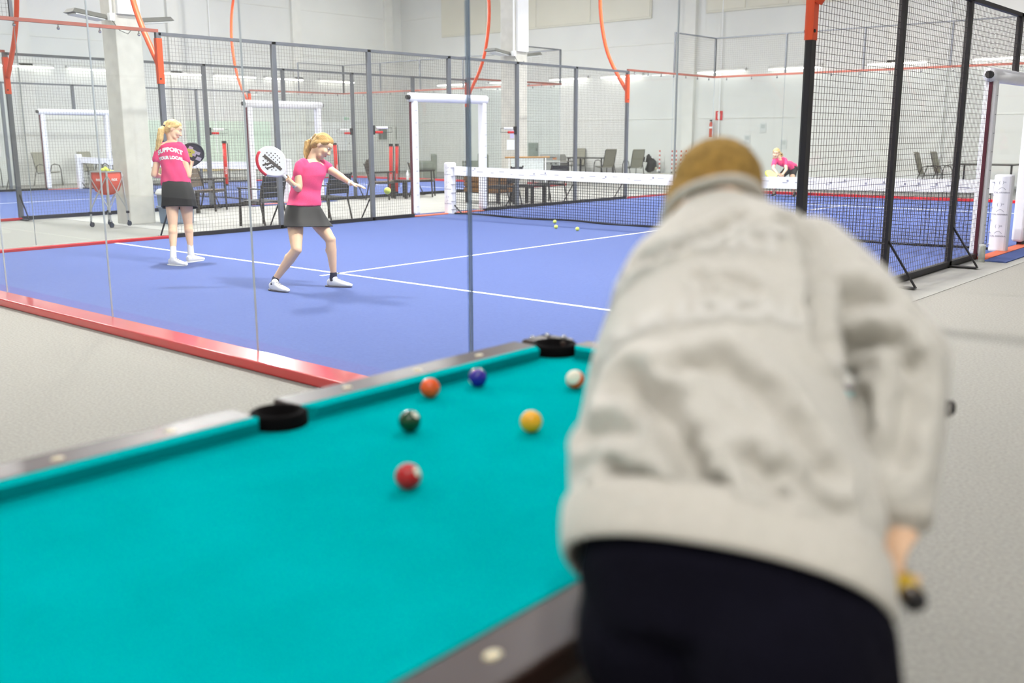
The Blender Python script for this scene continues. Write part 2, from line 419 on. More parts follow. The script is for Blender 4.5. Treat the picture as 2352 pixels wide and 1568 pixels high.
def net(x0, x1, label, big):
    t = thing('court_net', label, 'net', (x0, 10, 0))
    L = x1-x0; st = .05 if big else .1; wdt = .006 if big else .008
    H = lambda x: .93-.05*(1-abs(2*x/L-1)**1.6)
    n = int((L-.3)/st)
    m = MB(); N = 40
    for i in range(N):
        a = .12+(L-.24)*i/N; b = .12+(L-.24)*(i+1)/N
        for sy in (-1, 1):
            y = sy*.012
            p = [(a, y, H(a)-.17), (b, y, H(b)-.17), (b, y, H(b)), (a, y, H(a))]
            m.quad(*(p if sy < 0 else p[::-1]))
        m.quad((a, -.012, H(a)), (b, -.012, H(b)), (b, .012, H(b)), (a, .012, H(a)))
        m.quad((a, .012, H(a)-.17), (b, .012, H(b)-.17), (b, -.012, H(b)-.17), (a, -.012, H(a)-.17))
    band = m.build('net_band', M_FOAM, t)
    if big:
        m = MB(); rnd = random.Random(3)
        x = .4
        while x < L-.4:
            w_ = rnd.uniform(.05, .16); z = H(x)-.06-rnd.uniform(0, .05)
            m.box((x, -.0135, z), (w_, .002, rnd.uniform(.006, .012)))
            if rnd.random() < .4: m.box((x+.04, -.0135, z+.03), (.03, .002, .03))
            x += w_+rnd.uniform(.08, .2)
        m.build('band_print', M_FOAMD, band, kind='stuff')
    m = MB()
    for i in range(n+1):
        x = .15+(L-.3)*i/n
        m.bar((x, 0, .03), (x, 0, H(x)-.165), wdt)
    for j in range(int(.72/st)+1):
        prev = None
        for i in range(25):
            x = .15+(L-.3)*i/24; z = .04+(H(x)-.21)*(j*st/.72)
            if prev: m.bar(prev, (x, 0, z), wdt)
            prev = (x, 0, z)
    m.build('net_mesh', M_NET, t, kind='stuff')
    m = MB(); pts = [(.12+(L-.24)*i/30, -.02*math.sin(i*1.3), .025+.012*math.sin(i*.9)) for i in range(31)]
    m.tube(pts, .018, 6); m.build('bottom_cord', M_NET, t)
    for x, q in ((.0, 1), (L, -1)):
        s = MB().box((x, 0, .5), (.22, .14, 1.0)).build('post_sleeve', M_FOAM, t, bevel=.03)
        if big:
            for k in range(3):
                z = .9-k*.28
                for zz, txt, sz in ((z, '(  )=', .05), (z-.13, 'ITAL ARENERIA', .028)):
                    me = text_mesh(txt, sz); me.materials.append(M_FOAMD)
                    o = obj('sleeve_print', me, s, loc=(x, -.0715, zz)); o.rotation_euler = (PI/2, 0, 0)
                m = MB(); pp = [(x-.045+.09*i/8, -.0715, z-.095+.03*math.sin(PI*i/8)) for i in range(9)]
                m.tube(pp, .0022, 4); m.build('sleeve_print', M_FOAMD, s)
            for k in range(6): MB().box((x+q*.11, -.02, .1+.16*k), (.02, .15, .008)).build('lace', M_FOAMD, s)
    MB().tube([(.11, 0, .18), (.3, 0, .03)], .015, 6).build('tension_strap', M_BLACK, t)
    return t

def court(x0, x1, which):
    fl = struct('court_surface', MB().bb((x0, 0, 0), (x1, 20, .006)), M_BLUE, label='blue turf of the %s court' % which)
    cx = (x0+x1)/2
    def ln(a, b): MB().bb((a[0], a[1], .005), (b[0], b[1], .0085)).build('court_line', M_LINE, fl)
    ln((x0, 3.07), (x1, 3.125)); ln((x0, 16.9), (x1, 16.955))
    ln((cx-.027, 2.85), (cx+.027, 10)); ln((cx-.027, 10), (cx+.027, 17.15))
struct('floor_strip', MB().bb((10.05, .2, 0), (10.55, 20, .004)), M_CONC, label='pale concrete strip beside the right fence')
struct('floor_aisle', MB().bb((-5.1, 4.6, 0), (-.05, 24, .003)), M_CONC, label='pale concrete aisle between the two courts')
court(0, 10, 'main'); court(-15.2, -5.2, 'second')
back_wall(0, 10, -.06, -1, 'glass end wall with red kerb between the pool table and the main court', True)
back_wall(0, 10, 20.06, 1, 'glass end wall behind the crouching far player', False)
back_wall(-15.2, -5.2, -.06, -1, 'near glass end wall of the second court', False)
back_wall(-15.2, -5.2, 20.06, 1, 'far glass end wall of the second court', False)
side_glass(0, -.05, 4, -1, 0, 'glass side wall beside the standing player and the ball cart')
side_glass(0, 16, 20.05, -1, 1, 'glass side wall in the far left corner of the main court')
side_glass(10, -.05, 4, 1, 0, 'glass side wall meeting the end wall at the dark seam by the pool table')
side_glass(10, 16, 20.05, 1, 1, 'glass side wall in the far right corner of the main court')
side_glass(-5.2, -.05, 4, 1, 0, 'glass side wall of the second court at the left picture edge')
side_glass(-5.2, 16, 20.05, 1, 1, 'glass side wall of the second court nearest the grill')
side_glass(-15.2, -.05, 4, -1, 0, 'glass side wall of the second court near the left hall wall')
side_glass(-15.2, 16, 20.05, -1, 1, 'glass side wall of the second court in the hall corner')
MB().bb((9.99, -.07, .07), (10.01, -.05, 2.98)).build('corner_seal', M_SEAL, [o for o in bpy.data.objects if o.name == 'glass_back_wall'][0]).location = (0, .06, 0)
side_fence(0, -1, 'black mesh fence with white padded gate along the left of the main court', 'mesh fences', M_GREY)
side_fence(10, 1, 'black mesh fence with padded gate right of the pool player', 'mesh fences', M_BLACK)
side_fence(-5.2, 1, 'mesh fence of the second court behind the slatted chairs', 'mesh fences', M_GREY)
side_fence(-15.2, -1, 'farthest mesh fence of the second court along the hall wall', 'mesh fences', M_GREY)
arch(0, 10, 4, 'orange arch near the standing player'); arch(0, 10, 16, 'orange arch at the far end of the main court')
arch(-15.2, -5.2, 4, 'orange arch of the second court at the left picture edge'); arch(-15.2, -5.2, 16, 'orange arch of the second court behind the white padded gate')
net(0, 10, 'black net with white band across the main court', True)
net(-15.2, -5.2, 'net with white band across the second court', False)

# ---------------------------------------------------------------- concrete columns with floodlights
M_COL = mat('column_concrete', (206, 204, 196), .85, noise=.08, scale=5, bump=.2, bscale=40)
def column(y, label):
    t = thing('concrete_column', label, 'column', (-2.92, y, 0))
    MB().box((0, 0, CEIL/2-.005), (.47, .47, CEIL-.01)).build('shaft', M_COL, t, bevel=.015)
    MB().bb((.236, -.2, 3.52), (.30, .2, CEIL-.05)).build('cladding', M_WHITE, t)
    MB().tube([(.25, -.3, 3.5), (.25, -.3, CEIL-.1)], .022, 8).build('conduit', M_WHITE, t)
    MB().box((.25, -.3, 3.46), (.08, .09, .12)).build('junction_box', M_WHITE, t)
    MB().tube([(.27, -.3, 3.4), (.3, -.2, 3.25), (.3, -.05, 3.2), (.28, .05, 3.3)], .006, 5).build('cable', M_BLACK, t)
    for s in (-1, 1):
        fl = thing('floodlight', 'grey LED floodlight on the %s side of the column %s' % ('near' if s < 0 else 'far', 'by the ball cart' if y < 10 else 'behind the main court fence'), 'floodlight', (-2.92, y+s*.6, 3.5))
        MB().box((0, 0, 0), (.34, .62, .07), Euler((s*.12, 0, 0)), .85).build('housing', mat('floodlight_grey', (110, 110, 104), .5), fl)
        MB().box((0, 0, -.05), (.3, .5, .02), Euler((s*.12, 0, 0))).build('lens', mat('floodlight_lens', (235, 238, 235), .3), fl)
        MB().bar((0, -s*.36, -.03), (0, -s*.1, 0), .06, .03).build('arm', M_GREY, fl)
column(5.03, 'square concrete column behind the standing player and the ball cart')
column(15.3, 'square concrete column with white cladding behind the main court fence')
# ---------------------------------------------------------------- pool table
M_FELT = mat('pool_cloth_teal', (0, 160, 163), 1.0, spec=.0, noise=.05, scale=5, bump=.15, bscale=700)
M_RAIL = mat('rail_brown_laminate', (50, 33, 27), .4, noise=.12, scale=3, coat=.35, spec=.25)
M_APRON = mat('apron_dark', (40, 28, 24), .35, noise=.1, scale=3)
M_POCKET = mat('pocket_black', (10, 8, 9), .95, spec=.1)
M_SIGHT = mat('sight_pearl', (226, 214, 178), .3)
T = thing('pool_table', 'pool table with teal cloth, brown rails and black pockets in the foreground', 'pool table', (12.122, -2.41, 0))
TZ = .8; BZ = .765; HW, HL = .56, 1.12; OW, OL = .723, 1.264
bed = MB().bb((-OW+.06, -OL+.06, BZ-.05), (OW-.06, OL-.06, BZ)).build('bed_cloth', M_FELT, T)
CW = .045
def cushion(sx, a, b, axis):
    """cushion prism along axis from a to b, nose at +-HW or +-HL, mitred ends"""
    H = HW if axis == 'y' else HL
    prof = [(H+CW+.002, BZ-.001), (H+.012, BZ-.001), (H, BZ+.034), (H+.004, TZ-.001), (H+CW+.002, TZ+.001)]
    m = MB(); n = len(prof); c = .035
    for e, t in ((0, a), (1, b)):
        for d, z in prof:
            k = max(0, min(1, 1-(d-H)/CW))
            y = t+(c*k if e == 0 else -c*k)
            m.v.append(V((sx*d, y, z)) if axis == 'y' else V((y, sx*d, z)))
    for i in range(n):
        j = (i+1) % n; m.f.append((i, j, n+j, n+i)); m.mi.append(0)
    m.f += [tuple(range(n))[::-1], tuple(range(n, 2*n))]; m.mi += [0, 0]
    m.build('cushion', M_FELT, T)
def rail(sx, a, b, axis, ndia, dstart):
    H = HW if axis == 'y' else HL; O = OW if axis == 'y' else OL
    lo, hi = (sx*(H+CW), sx*O) if sx > 0 else (sx*O, sx*(H+CW))
    m = MB()
    if axis == 'y': m.bb((lo, a, BZ-.02), (hi, b, TZ))
    else: m.bb((a, lo, BZ-.02), (b, hi, TZ))
    r = m.build('rail', M_RAIL, T, bevel=.008)
    for k in range(ndia):
        t = dstart+k*.28
        c = (sx*(H+CW+.055), t, TZ) if axis == 'y' else (t, sx*(H+CW+.055), TZ)
        MB().sphere(c, (.011, .016, .0035) if axis == 'y' else (.016, .011, .0035), 12, 6).build('sight', M_SIGHT, r, smooth=True)
for sx in (-1, 1):
    cushion(sx, -HL+.05, -.06, 'y'); cushion(sx, .06, HL-.05, 'y'); cushion(sx, -HW+.05, HW-.05, 'x')
    rail(sx, -HL+.03, -.066, 'y', 3, -.84); rail(sx, .066, HL-.03, 'y', 3, .28); rail(sx, -HW+.03, HW-.03, 'x', 3, -.28)
def pocket(x, y, r):
    p = MB(); n = 20
    prof = [(r+.016, TZ-.06), (r+.014, TZ-.003), (r+.006, TZ+.003), (r-.004, TZ+.001), (r-.01, BZ+.006), (.002, BZ+.003)]
    p.lathe(prof, (x, y, 0), n); p.build('pocket', M_POCKET, T, smooth=True)
for sx in (-1, 1):
    pocket(sx*(HW+.045), 0, .062)
    for sy in (-1, 1):
        pocket(sx*(HW+.03), sy*(HL+.03), .068)
        m = MB(); cx, cy = sx*(OW-.05), sy*(OL-.05)
        m.box((sx*(OW-.028), sy*(OL-.07), TZ-.02), (.056, .14, .042)); m.box((sx*(OW-.07), sy*(OL-.028), TZ-.02), (.14, .056, .042))
        c = m.build('corner_cap', mat('corner_cap_dark', (60, 46, 42), .25, coat=.3), T, bevel=.012)
        for dx, dy in ((.02, .1), (.1, .02), (.03, .03)): MB().sphere((sx*(OW-dx-.004), sy*(OL-dy), TZ+.002), .009, 8, 6).build('cap_screw', M_CHROME, c, smooth=True)
# apron, corner posts, legs
for sx in (-1, 1):
    m = MB(); m.prism([(sx*(OW-.02), BZ-.02), (sx*(OW-.07), .55), (sx*(OW-.10), .55), (sx*(OW-.08), BZ-.02)][::sx], -OL+.06, OL-.06, Matrix(((1, 0, 0, 0), (0, 0, 1, 0), (0, 1, 0, 0), (0, 0, 0, 1))))
    m.build('apron', M_APRON, T)
    m = MB(); m.prism([(sx*(OL-.02), BZ-.02), (sx*(OL-.07), .55), (sx*(OL-.10), .55), (sx*(OL-.08), BZ-.02)][::-sx], -OW+.06, OW-.06, Matrix(((0, 0, 1, 0), (1, 0, 0, 0), (0, 1, 0, 0), (0, 0, 0, 1))))
    m.build('apron', M_APRON, T)
    for sy in (-1, 1):
        MB().box((sx*(OW-.2), sy*(OL-.25), .35), (.12, .12, .68), None, 1.35).build('leg', M_APRON, T, bevel=.01)
        MB().cyl((sx*(OW-.2), sy*(OL-.25), 0), (sx*(OW-.2), sy*(OL-.25), .025), .05).build('foot', M_BLACK, T)

def ball_mat(name, rgb, stripe=False):
    m = bpy.data.materials.new(name); m.use_nodes = True; nt = m.node_tree; b = nt.nodes['Principled BSDF']
    b.inputs['Roughness'].default_value = .08; b.inputs['Coat Weight'].default_value = 0
    t = nt.nodes.new('ShaderNodeTexCoord'); sp = nt.nodes.new('ShaderNodeSeparateXYZ'); nt.links.new(t.outputs['Object'], sp.inputs[0])
    g = nt.nodes.new('ShaderNodeMath'); mx = nt.nodes.new('ShaderNodeMix'); mx.data_type = 'RGBA'
    if stripe:
        a = nt.nodes.new('ShaderNodeMath'); a.operation = 'ABSOLUTE'; nt.links.new(sp.outputs['Z'], a.inputs[0])
        g.operation = 'GREATER_THAN'; g.inputs[1].default_value = .015; nt.links.new(a.outputs[0], g.inputs[0])
    else:
        g.operation = 'GREATER_THAN'; g.inputs[1].default_value = .0268; nt.links.new(sp.outputs['Z'], g.inputs[0])
    mx.inputs['A'].default_value = (*lin(rgb), 1); mx.inputs['B'].default_value = (*lin((240, 234, 214)), 1)
    nt.links.new(g.outputs[0], mx.inputs['Factor']); nt.links.new(mx.outputs['Result'], b.inputs['Base Color'])
    return m
for name, rgb, xy, stripe, rot, lab in (
    ('orange', (240, 92, 26), (11.631, -1.962), False, (2.6, .9, 0), 'orange pool ball near the far cushion between green and blue'),
    ('blue', (32, 24, 150), (11.651, -1.781), False, (2.2, .7, 0), 'blue pool ball beside the far cushion'),
    ('striped', (238, 92, 30), (11.889, -1.608), True, (.9, .2, 0), 'white and orange striped pool ball beside the player\'s arm'),
    ('green', (10, 62, 26), (11.834, -2.235), False, (.2, .75, .5), 'dark green pool ball in the middle of the teal cloth'),
    ('yellow', (245, 176, 20), (12.074, -2.036), False, (2.8, .3, 0), 'yellow pool ball closest to the player'),
    ('red', (190, 16, 22), (12.138, -2.526), False, (.3, 1.0, .6), 'red pool ball nearest the camera')):
    me = MB().sphere((0, 0, 0), .0286, 32, 20).mesh('ball', ball_mat('ball_'+name, rgb, stripe), True)
    o = obj(name+'_pool_ball', me, None, lab, 'pool ball', 'pool balls on the table', loc=(xy[0], xy[1], BZ+.0287)); o.rotation_euler = rot

# ---------------------------------------------------------------- slatted armchairs, side tables
M_CHF = mat('chair_frame_dark', (52, 48, 46), .5)
M_SLAT = mat('slat_brown', (112, 98, 82), .6, noise=.15, scale=12)
M_SLATB = mat('slat_black', (42, 42, 44), .6, noise=.12, scale=12)
def slat_chair(label, loc, rz, sm, grp='slatted armchairs between the courts'):
    t = thing('slatted_armchair', label, 'chair', loc, rz, grp)
    w_, d, sh = .27, .24, .43
    for sx in (-1, 1):
        MB().bar((sx*w_, d, 0), (sx*w_, d-.02, .64), .034, .024).build('leg', M_CHF, t)
        MB().tube([(sx*w_, -d-.10, 0), (sx*w_, -d, .42), (sx*w_, -d-.03, .6), (sx*w_, -d-.12, .86)], .017, 6).build('leg', M_CHF, t)
        MB().bar((sx*w_, d+.02, .65), (sx*w_, -d-.06, .635), .045, .022).build('armrest', M_CHF, t)
        MB().bar((sx*w_, d, sh-.03), (sx*w_, -d, sh-.04), .03, .03).build('side_rail', M_CHF, t)
    MB().bar((-w_, d, sh-.03), (w_, d, sh-.03), .03, .03).build('cross_rail', M_CHF, t)
    for k in range(5): MB().box((0, d-.05-k*.095, sh+.002-k*.004), (2*w_-.04, .085, .018)).build('seat_slat', sm, t)
    for k in range(4): MB().box((0, -d-.035-.024*k, .53+k*.09), (2*w_-.03, .018, .083), Euler((.26, 0, 0))).build('back_slat', sm, t)
    return t
slat_chair('brown slatted armchair right of the standing player by the red tube', (-4.55, 7.55, 0), -1.0, M_SLAT)
slat_chair('black slatted armchair behind the hitting player\'s racket', (-.75, 6.15, 0), 1.75, M_SLATB)
slat_chair('black slatted armchair behind the hitting player\'s outstretched arm', (-.78, 7.6, 0), 1.7, M_SLATB)
slat_chair('slatted armchair with a dark jacket over its back by the twin red tubes', (-4.5, 12.25, 0), -1.0, M_SLAT)
slat_chair('brown slatted armchair inside the open padded gate', (-4.5, 13.65, 0), -.9, M_SLAT)
slat_chair('black slatted armchair behind the net at the fence post with notices', (-.8, 12.45, 0), 1.8, M_SLATB)
slat_chair('black slatted armchair behind the net left of the grill', (-.72, 13.95, 0), 1.5, M_SLATB)
jk = MB()
for i in range(6): jk.sphere((-.16+.065*i, .01*math.sin(i*2), -.02*(i % 2)), (.06, .05, .12+.03*(i % 3)), 10, 7)
jk.build('jacket', mat('jacket_dark', (66, 60, 56), .9, noise=.3, scale=20), None, True, label='dark jacket hung over a slatted chair back', cat='jacket', loc=(-4.78, 12.1, .80)).rotation_euler = (0, 0, -1.0)
def low_table(label, loc, rz, sx=.5, sy=.5, h=.44):
    t = thing('side_table', label, 'table', loc, rz, 'dark side tables')
    for k in range(5): MB().box((0, -sy/2+sy*(k+.5)/5, h-.012), (sx, sy/5-.012, .024)).build('top_slat', M_CHF, t)
    for a in (-1, 1):
        MB().bar((-sx/2, a*(sy/2-.02), h-.04), (sx/2, a*(sy/2-.02), h-.04), .035).build('apron', M_CHF, t)
        for b in (-1, 1): MB().box((b*(sx/2-.03), a*(sy/2-.03), (h-.03)/2), (.06, .06, h-.03)).build('leg', M_CHF, t)
low_table('low dark table beside the brown chair near the standing player', (-4.3, 6.75, 0), .1)
low_table('low dark table in front of the twin red tubes', (-4.45, 12.95, 0), .1)
low_table('low dark table behind the net between two black chairs', (-.62, 13.15, 0), .05, .55, .5)
def bottle(label, loc, body, cap):
    t = thing('bottle', label, 'bottle', loc)
    MB().lathe([(.033, 0), (.036, .01), (.036, .15), (.03, .18), (.014, .2), (.014, .22)], (0, 0, 0), 14).build('body', body, t, True)
    MB().cyl((0, 0, .22), (0, 0, .245), .017, n=12).build('cap', cap, t)
bottle('small white bottle on the low table by the twin red tubes', (-4.4, 13.0, .44), M_WHITE, M_WHITE)
bottle('dark bottle standing beside the white one', (-4.35, 13.15, .44), M_BLACK, M_WHITE)

# red ball pick-up tubes hung on the second court's fence
M_TUBER = mat('tube_red', (222, 52, 46), .4); M_TUBEK = mat('tube_cap', (44, 40, 40), .5)
def ball_tube(label, y, z0, z1, lean=0):
    t = thing('ball_tube', label, 'ball tube', (-5.1, y, z0), group='red ball tubes on the fence')
    L = z1-z0; d = V((0, lean, L))
    MB().tube([(0, 0, 0), d], .043, 14).build('tube', M_TUBER, t, True)
    MB().tube([d, d*1.055], .05, 14).build('cap', M_TUBEK, t)
    MB().tube([d*-.03, d*.0], .048, 14).build('end_ring', M_TUBEK, t)
    MB().bar((.03, .06, L*.1), (.03, .06+lean, L*1.0), .014).build('strap', M_BLACK, t)
    me = text_mesh('nox', .1); me.materials.append(M_WHITE)
    o = obj('lettering', me, t, loc=(.044, -.01, L*.33)); o.rotation_euler = (PI/2, PI/2, PI/2)
ball_tube('red ball tube on the fence right of the standing player', 8.33, .5, 1.36, 0)
ball_tube('red ball tube on the fence behind the hitting player', 11.36, .5, 1.3, -.03)
ball_tube('red ball tube on the fence, left one of the twin pair', 13.06, .12, 1.25, .05)
ball_tube('red ball tube on the fence, right one of the twin pair', 13.26, .12, 1.25, .05)

# bead score counters on the fence posts
def counter(X, y, s, label, red=(214, 40, 40)):
    t = thing('score_counter', label, 'score counter', (X, y, 1.57), group='bead score counters')
    MB().tube([(0, 0, .08), (0, s*.45, .08), (0, s*.45, 0), (0, 0, 0)], .004, 5).build('wire_frame', M_BLACK, t)
    MB().box((0, 0, .04), (.05, .05, .16)).build('bracket', M_BLACK, t)
    for k in range(4): MB().sphere((0, s*(.07+.045*k), 0), .026, 10, 7).build('red_bead', mat('bead_red', red, .35), t, True)
    for k in range(6): MB().sphere((0, s*(.1+.045*k), .08), .026, 10, 7).build('white_bead', M_WHITE, t, True)
counter(.0, 8.06, 1, 'red and white bead counter on the main fence above the flying ball')
counter(.0, 11.94, -1, 'red and white bead counter on the main fence behind the net', (226, 84, 34))
counter(-5.2, 11.94, -1, 'red and white bead counter on the second fence right of the hitter\'s face')
counter(-5.2, 8.06, 1, 'red and white bead counter on the second fence above the red tube')
nb = thing('notice_board', 'white and lilac notices tied to the fence post behind the net', 'notice', (.0, 11.8, 1.22))
MB().bb((-.004, -.12, 0), (.004, .12, .2)).build('white_sheet', M_WHITE, nb)
MB().bb((-.004, -.02, .23), (.004, .1, .39)).build('lilac_sheet', mat('paper_lilac', (206, 198, 226), .8), nb)

# ---------------------------------------------------------------- ball carts
M_ALU = mat('aluminium', (196, 198, 200), .35, metal=.6)
M_BALL = mat('padel_ball_yellow', (214, 228, 110), .9, noise=.06, scale=60, sheen=.4)
BALLME = MB().sphere((0, 0, 0), .033, 14, 9).mesh('padel_ball', M_BALL, True)
def cart(label, loc, rz, bag, H=.93, seed=1):
    t = thing('ball_cart', label, 'ball cart', loc, rz)
    w_, b = .17, .2
    C4 = [(-1, -1), (1, -1), (1, 1), (-1, 1)]
    for sx, sy in C4:
        top = V((sx*w_, sy*w_, H)); bot = V((sx*(b+.01), sy*(b+.01), .1))
        MB().bar(top, bot, .024).build('leg', M_ALU, t)
        p = bot; lg = MB()
        MB().bar(p+V((0, 0, .12)), p+V((0, 0, .16)), .04).build('joint', M_BLACK, t)
        cs = MB(); cs.bar(p+V((0, 0, .03)), p+V((0, 0, -.04)), .018); cs.cyl(p+V((-.014, .02, -.057)), p+V((.014, .02, -.057)), .042, n=14)
        cs.build('caster', mat('caster_dark', (34, 40, 52), .5), t)
    for i in range(4):
        (ax, ay), (bx, by) = C4[i], C4[(i+1) % 4]
        MB().bar((ax*w_, ay*w_, H), (bx*w_, by*w_, H), .022).build('rim_bar', M_ALU, t)
        for (px, py), (qx, qy) in (((ax, ay), (bx, by)), ((bx, by), (ax, ay))):
            MB().bar((px*(w_+.02), py*(w_+.02), H-.06), (qx*(b), qy*(b), .3), .012).build('cross_brace', M_ALU, t)
    m = MB(); n = 8
    for k, (z, s) in enumerate(((H, 1), (H-.22, .98), (H-.32, .8), (H-.38, .4), (H-.39, .05))):
        for i in range(4):
            a, c = C4[i], C4[(i+1) % 4]
            for j in range(n):
                u = j/n; sag = 1-.04*math.sin(PI*u)*(k > 0)
                m.v.append(V(((a[0]+(c[0]-a[0])*u)*w_*.96*s*sag, (a[1]+(c[1]-a[1])*u)*w_*.96*s*sag, z-.03*math.sin(PI*u)*(k == 2))))
    N = 4*n
    for k in range(4):
        for i in range(N): m.f.append((k*N+i, k*N+(i+1) % N, (k+1)*N+(i+1) % N, (k+1)*N+i)); m.mi.append(0 if k < 1 else 1)
    g = m.build('bag', [bag, bag], t, True)
    sm = g.modifiers.new('cloth', 'SOLIDIFY'); sm.thickness = .006
    MB().tube([(-.08, 0, H), (-.07, 0, H+.1), (0, 0, H+.14), (.07, 0, H+.1), (.08, 0, H)], .007, 6).build('handle', M_BLACK, t)
    MB().tube([(-w_-.01, 0, H-.02), (-w_-.05, .02, H-.16), (-w_-.04, .03, H-.3), (-w_+.08, .01, H-.38)], .006, 5).build('strap', M_BLACK, t)
    me = text_mesh('nox', .085, bold=.0015); me.materials.append(M_WHITE)
    for rr, pp in ((PI/2, (w_*.97+.005, 0, H-.13)), (0, (0, -w_*.97-.005, H-.13))):
        o = obj('lettering', me, t, loc=pp); o.rotation_euler = (PI/2, 0, rr)
    return t
cart('ball cart with red bag full of yellow balls beside the concrete column', (-2.66, 4.4, 0), .35, mat('bag_red', (206, 84, 70), .8, noise=.12, scale=6))
rb = random.Random(5)
nb_ = 0
for r_, cnt, zz in ((.12, 9, .905), (.055, 5, .945), (0.0, 1, .985)):
    for k in range(cnt):
        a = 2*PI*k/max(cnt, 1)+rb.uniform(-.1, .1); nb_ += 1
        obj('padel_ball', BALLME, None, 'yellow ball heaped in the red ball cart', 'ball', 'balls heaped in the ball cart', loc=(-2.66+r_*math.cos(a), 4.4+r_*math.sin(a), zz+rb.uniform(-.01, .015)))
M_BAGW = mat('bag_white', (226, 226, 228), .8, noise=.05, scale=6)
cart('ball cart with pale bag cut off by the right picture edge', (11.0, 8.95, 0), .6, M_BAGW, 1.05)
for p, lab in (((2.92, 9.6, .039), 'yellow ball on the blue court, nearest the net of the three'), ((3.54, 8.85, .039), 'yellow ball on the blue court, left front one of the three'), ((4.04, 8.77, .039), 'yellow ball on the blue court, rightmost of the three')):
    obj('padel_ball', BALLME, None, lab, 'ball', 'balls lying on the court', loc=p)
ct = thing('ball_can', 'silver ball can standing on the kerb at the right gate', 'can', (10.16, 8.72, .0))
MB().lathe([(.036, 0), (.038, .004), (.038, .19), (.036, .195)], n=20).build('can_body', mat('can_silver', (196, 200, 192), .3, metal=.5, noise=.1, scale=30), ct, True)
MB().cyl((0, 0, .195), (0, 0, .212), .039, n=20).build('can_lid', M_WHITE, ct)
# plastic bin beside the column
bn = thing('plastic_bin', 'grey blue plastic bin with white lid beside the concrete column', 'bin', (-2.3, 5.45, 0), .05)
MB().box((0, 0, .26), (.42, .42, .52), None, 1.12).build('bin_body', mat('bin_blue_grey', (120, 136, 156), .4, noise=.15, scale=5), bn, bevel=.03)
MB().box((0, 0, .3), (.49, .49, .03)).build('bin_rib', mat('bin_rib', (150, 162, 178), .4), bn, bevel=.008)
MB().box((0, 0, .56), (.52, .52, .1), None, .86).build('bin_lid', M_WHITE, bn, bevel=.03)

# ---------------------------------------------------------------- things along the far walls
M_TEXT = mat('textilene_grey', (150, 148, 132), .8, noise=.08, scale=30)
def tex_chair(label, loc, rz, grp):
    t = thing('garden_chair', label, 'chair', loc, rz, grp)
    for s in (-1, 1):
        x = s*.27
        MB().tube([(x, .27, 0), (x, .25, .5), (x, .18, .63), (x, -.02, .66), (x, -.16, .62), (x, -.22, .44), (x, -.3, .2), (x, -.36, 0)], .014, 6).build('leg_frame', M_CHF, t, True)
        MB().tube([(s*.23, .24, .42), (s*.23, -.2, .38), (s*.23, -.26, .5), (s*.23, -.4, .98)], .013, 6).build('side_frame', M_CHF, t, True)
    m = MB(); pr = [(.25, .425), (.1, .41), (-.1, .39), (-.2, .385)]
    for (y0, z0), (y1, z1) in zip(pr, pr[1:]): m.quad((-.23, y0, z0), (.23, y0, z0), (.23, y1, z1), (-.23, y1, z1))
    a = m.build('seat', M_TEXT, t); a.modifiers.new('s', 'SOLIDIFY').thickness = .012
    m = MB(); pr = [(-.225, .42), (-.26, .5), (-.33, .74), (-.4, .99), (-.44, 1.02)]
    for (y0, z0), (y1, z1) in zip(pr, pr[1:]): m.quad((-.23, y0, z0), (.23, y0, z0), (.23, y1, z1), (-.23, y1, z1))
    a = m.build('backrest', M_TEXT, t); a.modifiers.new('s', 'SOLIDIFY').thickness = .012
    return t
g1 = 'garden chairs at the far wall tables'
tex_chair('grey textile garden chair at the far table, left of two by the fence end', (-7.0, 24.9, 0), 1.2, g1)
tex_chair('grey textile garden chair at the far table, closest to the horse heads', (-6.0, 25.2, 0), 1.1, g1)
tex_chair('grey textile garden chair behind the gas grill', (-9.0, 25.9, 0), -2.8, g1)
tex_chair('grey textile garden chair left of the table seen through the right fence', (4.3, 24.5, 0), -1.5, g1)
tex_chair('grey textile garden chair beside the leftmost one, seen through the right fence', (4.45, 25.4, 0), -1.6, g1)
tex_chair('grey textile garden chair right of the table above the net sleeve', (7.0, 24.6, 0), 1.5, g1)
g2 = 'garden chairs along the left hall wall'
tex_chair('garden chair at the left picture edge by the hall wall', (-18.2, 8.6, 0), -1.4, g2)
tex_chair('garden chair seen through the second court gate by the hall wall', (-17.9, 10.3, 0), -1.3, g2)
tex_chair('garden chair left of the ball cart by the hall wall', (-17.9, 11.7, 0), -1.5, g2)
tex_chair('garden chair right behind the ball cart by the hall wall', (-17.9, 12.9, 0), -1.5, g2)
def far_table(label, loc, rz, L=1.5, w_=.85, h=.73):
    t = thing('garden_table', label, 'table', loc, rz)
    for s in (-1, 1):
        MB().bar((-L/2, s*w_/2, h-.02), (L/2, s*w_/2, h-.02), .04).build('table_rim', M_CHF, t); MB().bar((s*L/2, -w_/2, h-.02), (s*L/2, w_/2, h-.02), .04).build('table_rim', M_CHF, t)
        for q_ in (-1, 1): MB().bar((s*(L/2-.04), q_*(w_/2-.04), 0), (s*(L/2-.04), q_*(w_/2-.04), h-.02), .045).build('leg', M_CHF, t)
    MB().bb((-L/2+.01, -w_/2+.01, h-.015), (L/2-.01, w_/2-.01, h)).build('table_top', mat('table_glass_dark', (92, 92, 84), .2), t)
far_table('garden table behind the grill with textile chairs', (-7.9, 25.3, 0), .05)
far_table('garden table seen through the right padded gate', (5.65, 24.9, 0), .0, 1.5, .9)
gr = thing('gas_grill', 'grey gas grill with steel lid against the far wall', 'grill', (-8.85, 24.3, 0), .1)
MB().box((0, 0, .3), (.95, .5, .5)).build('cabinet', mat('grill_grey', (150, 150, 146), .45), gr, bevel=.02)
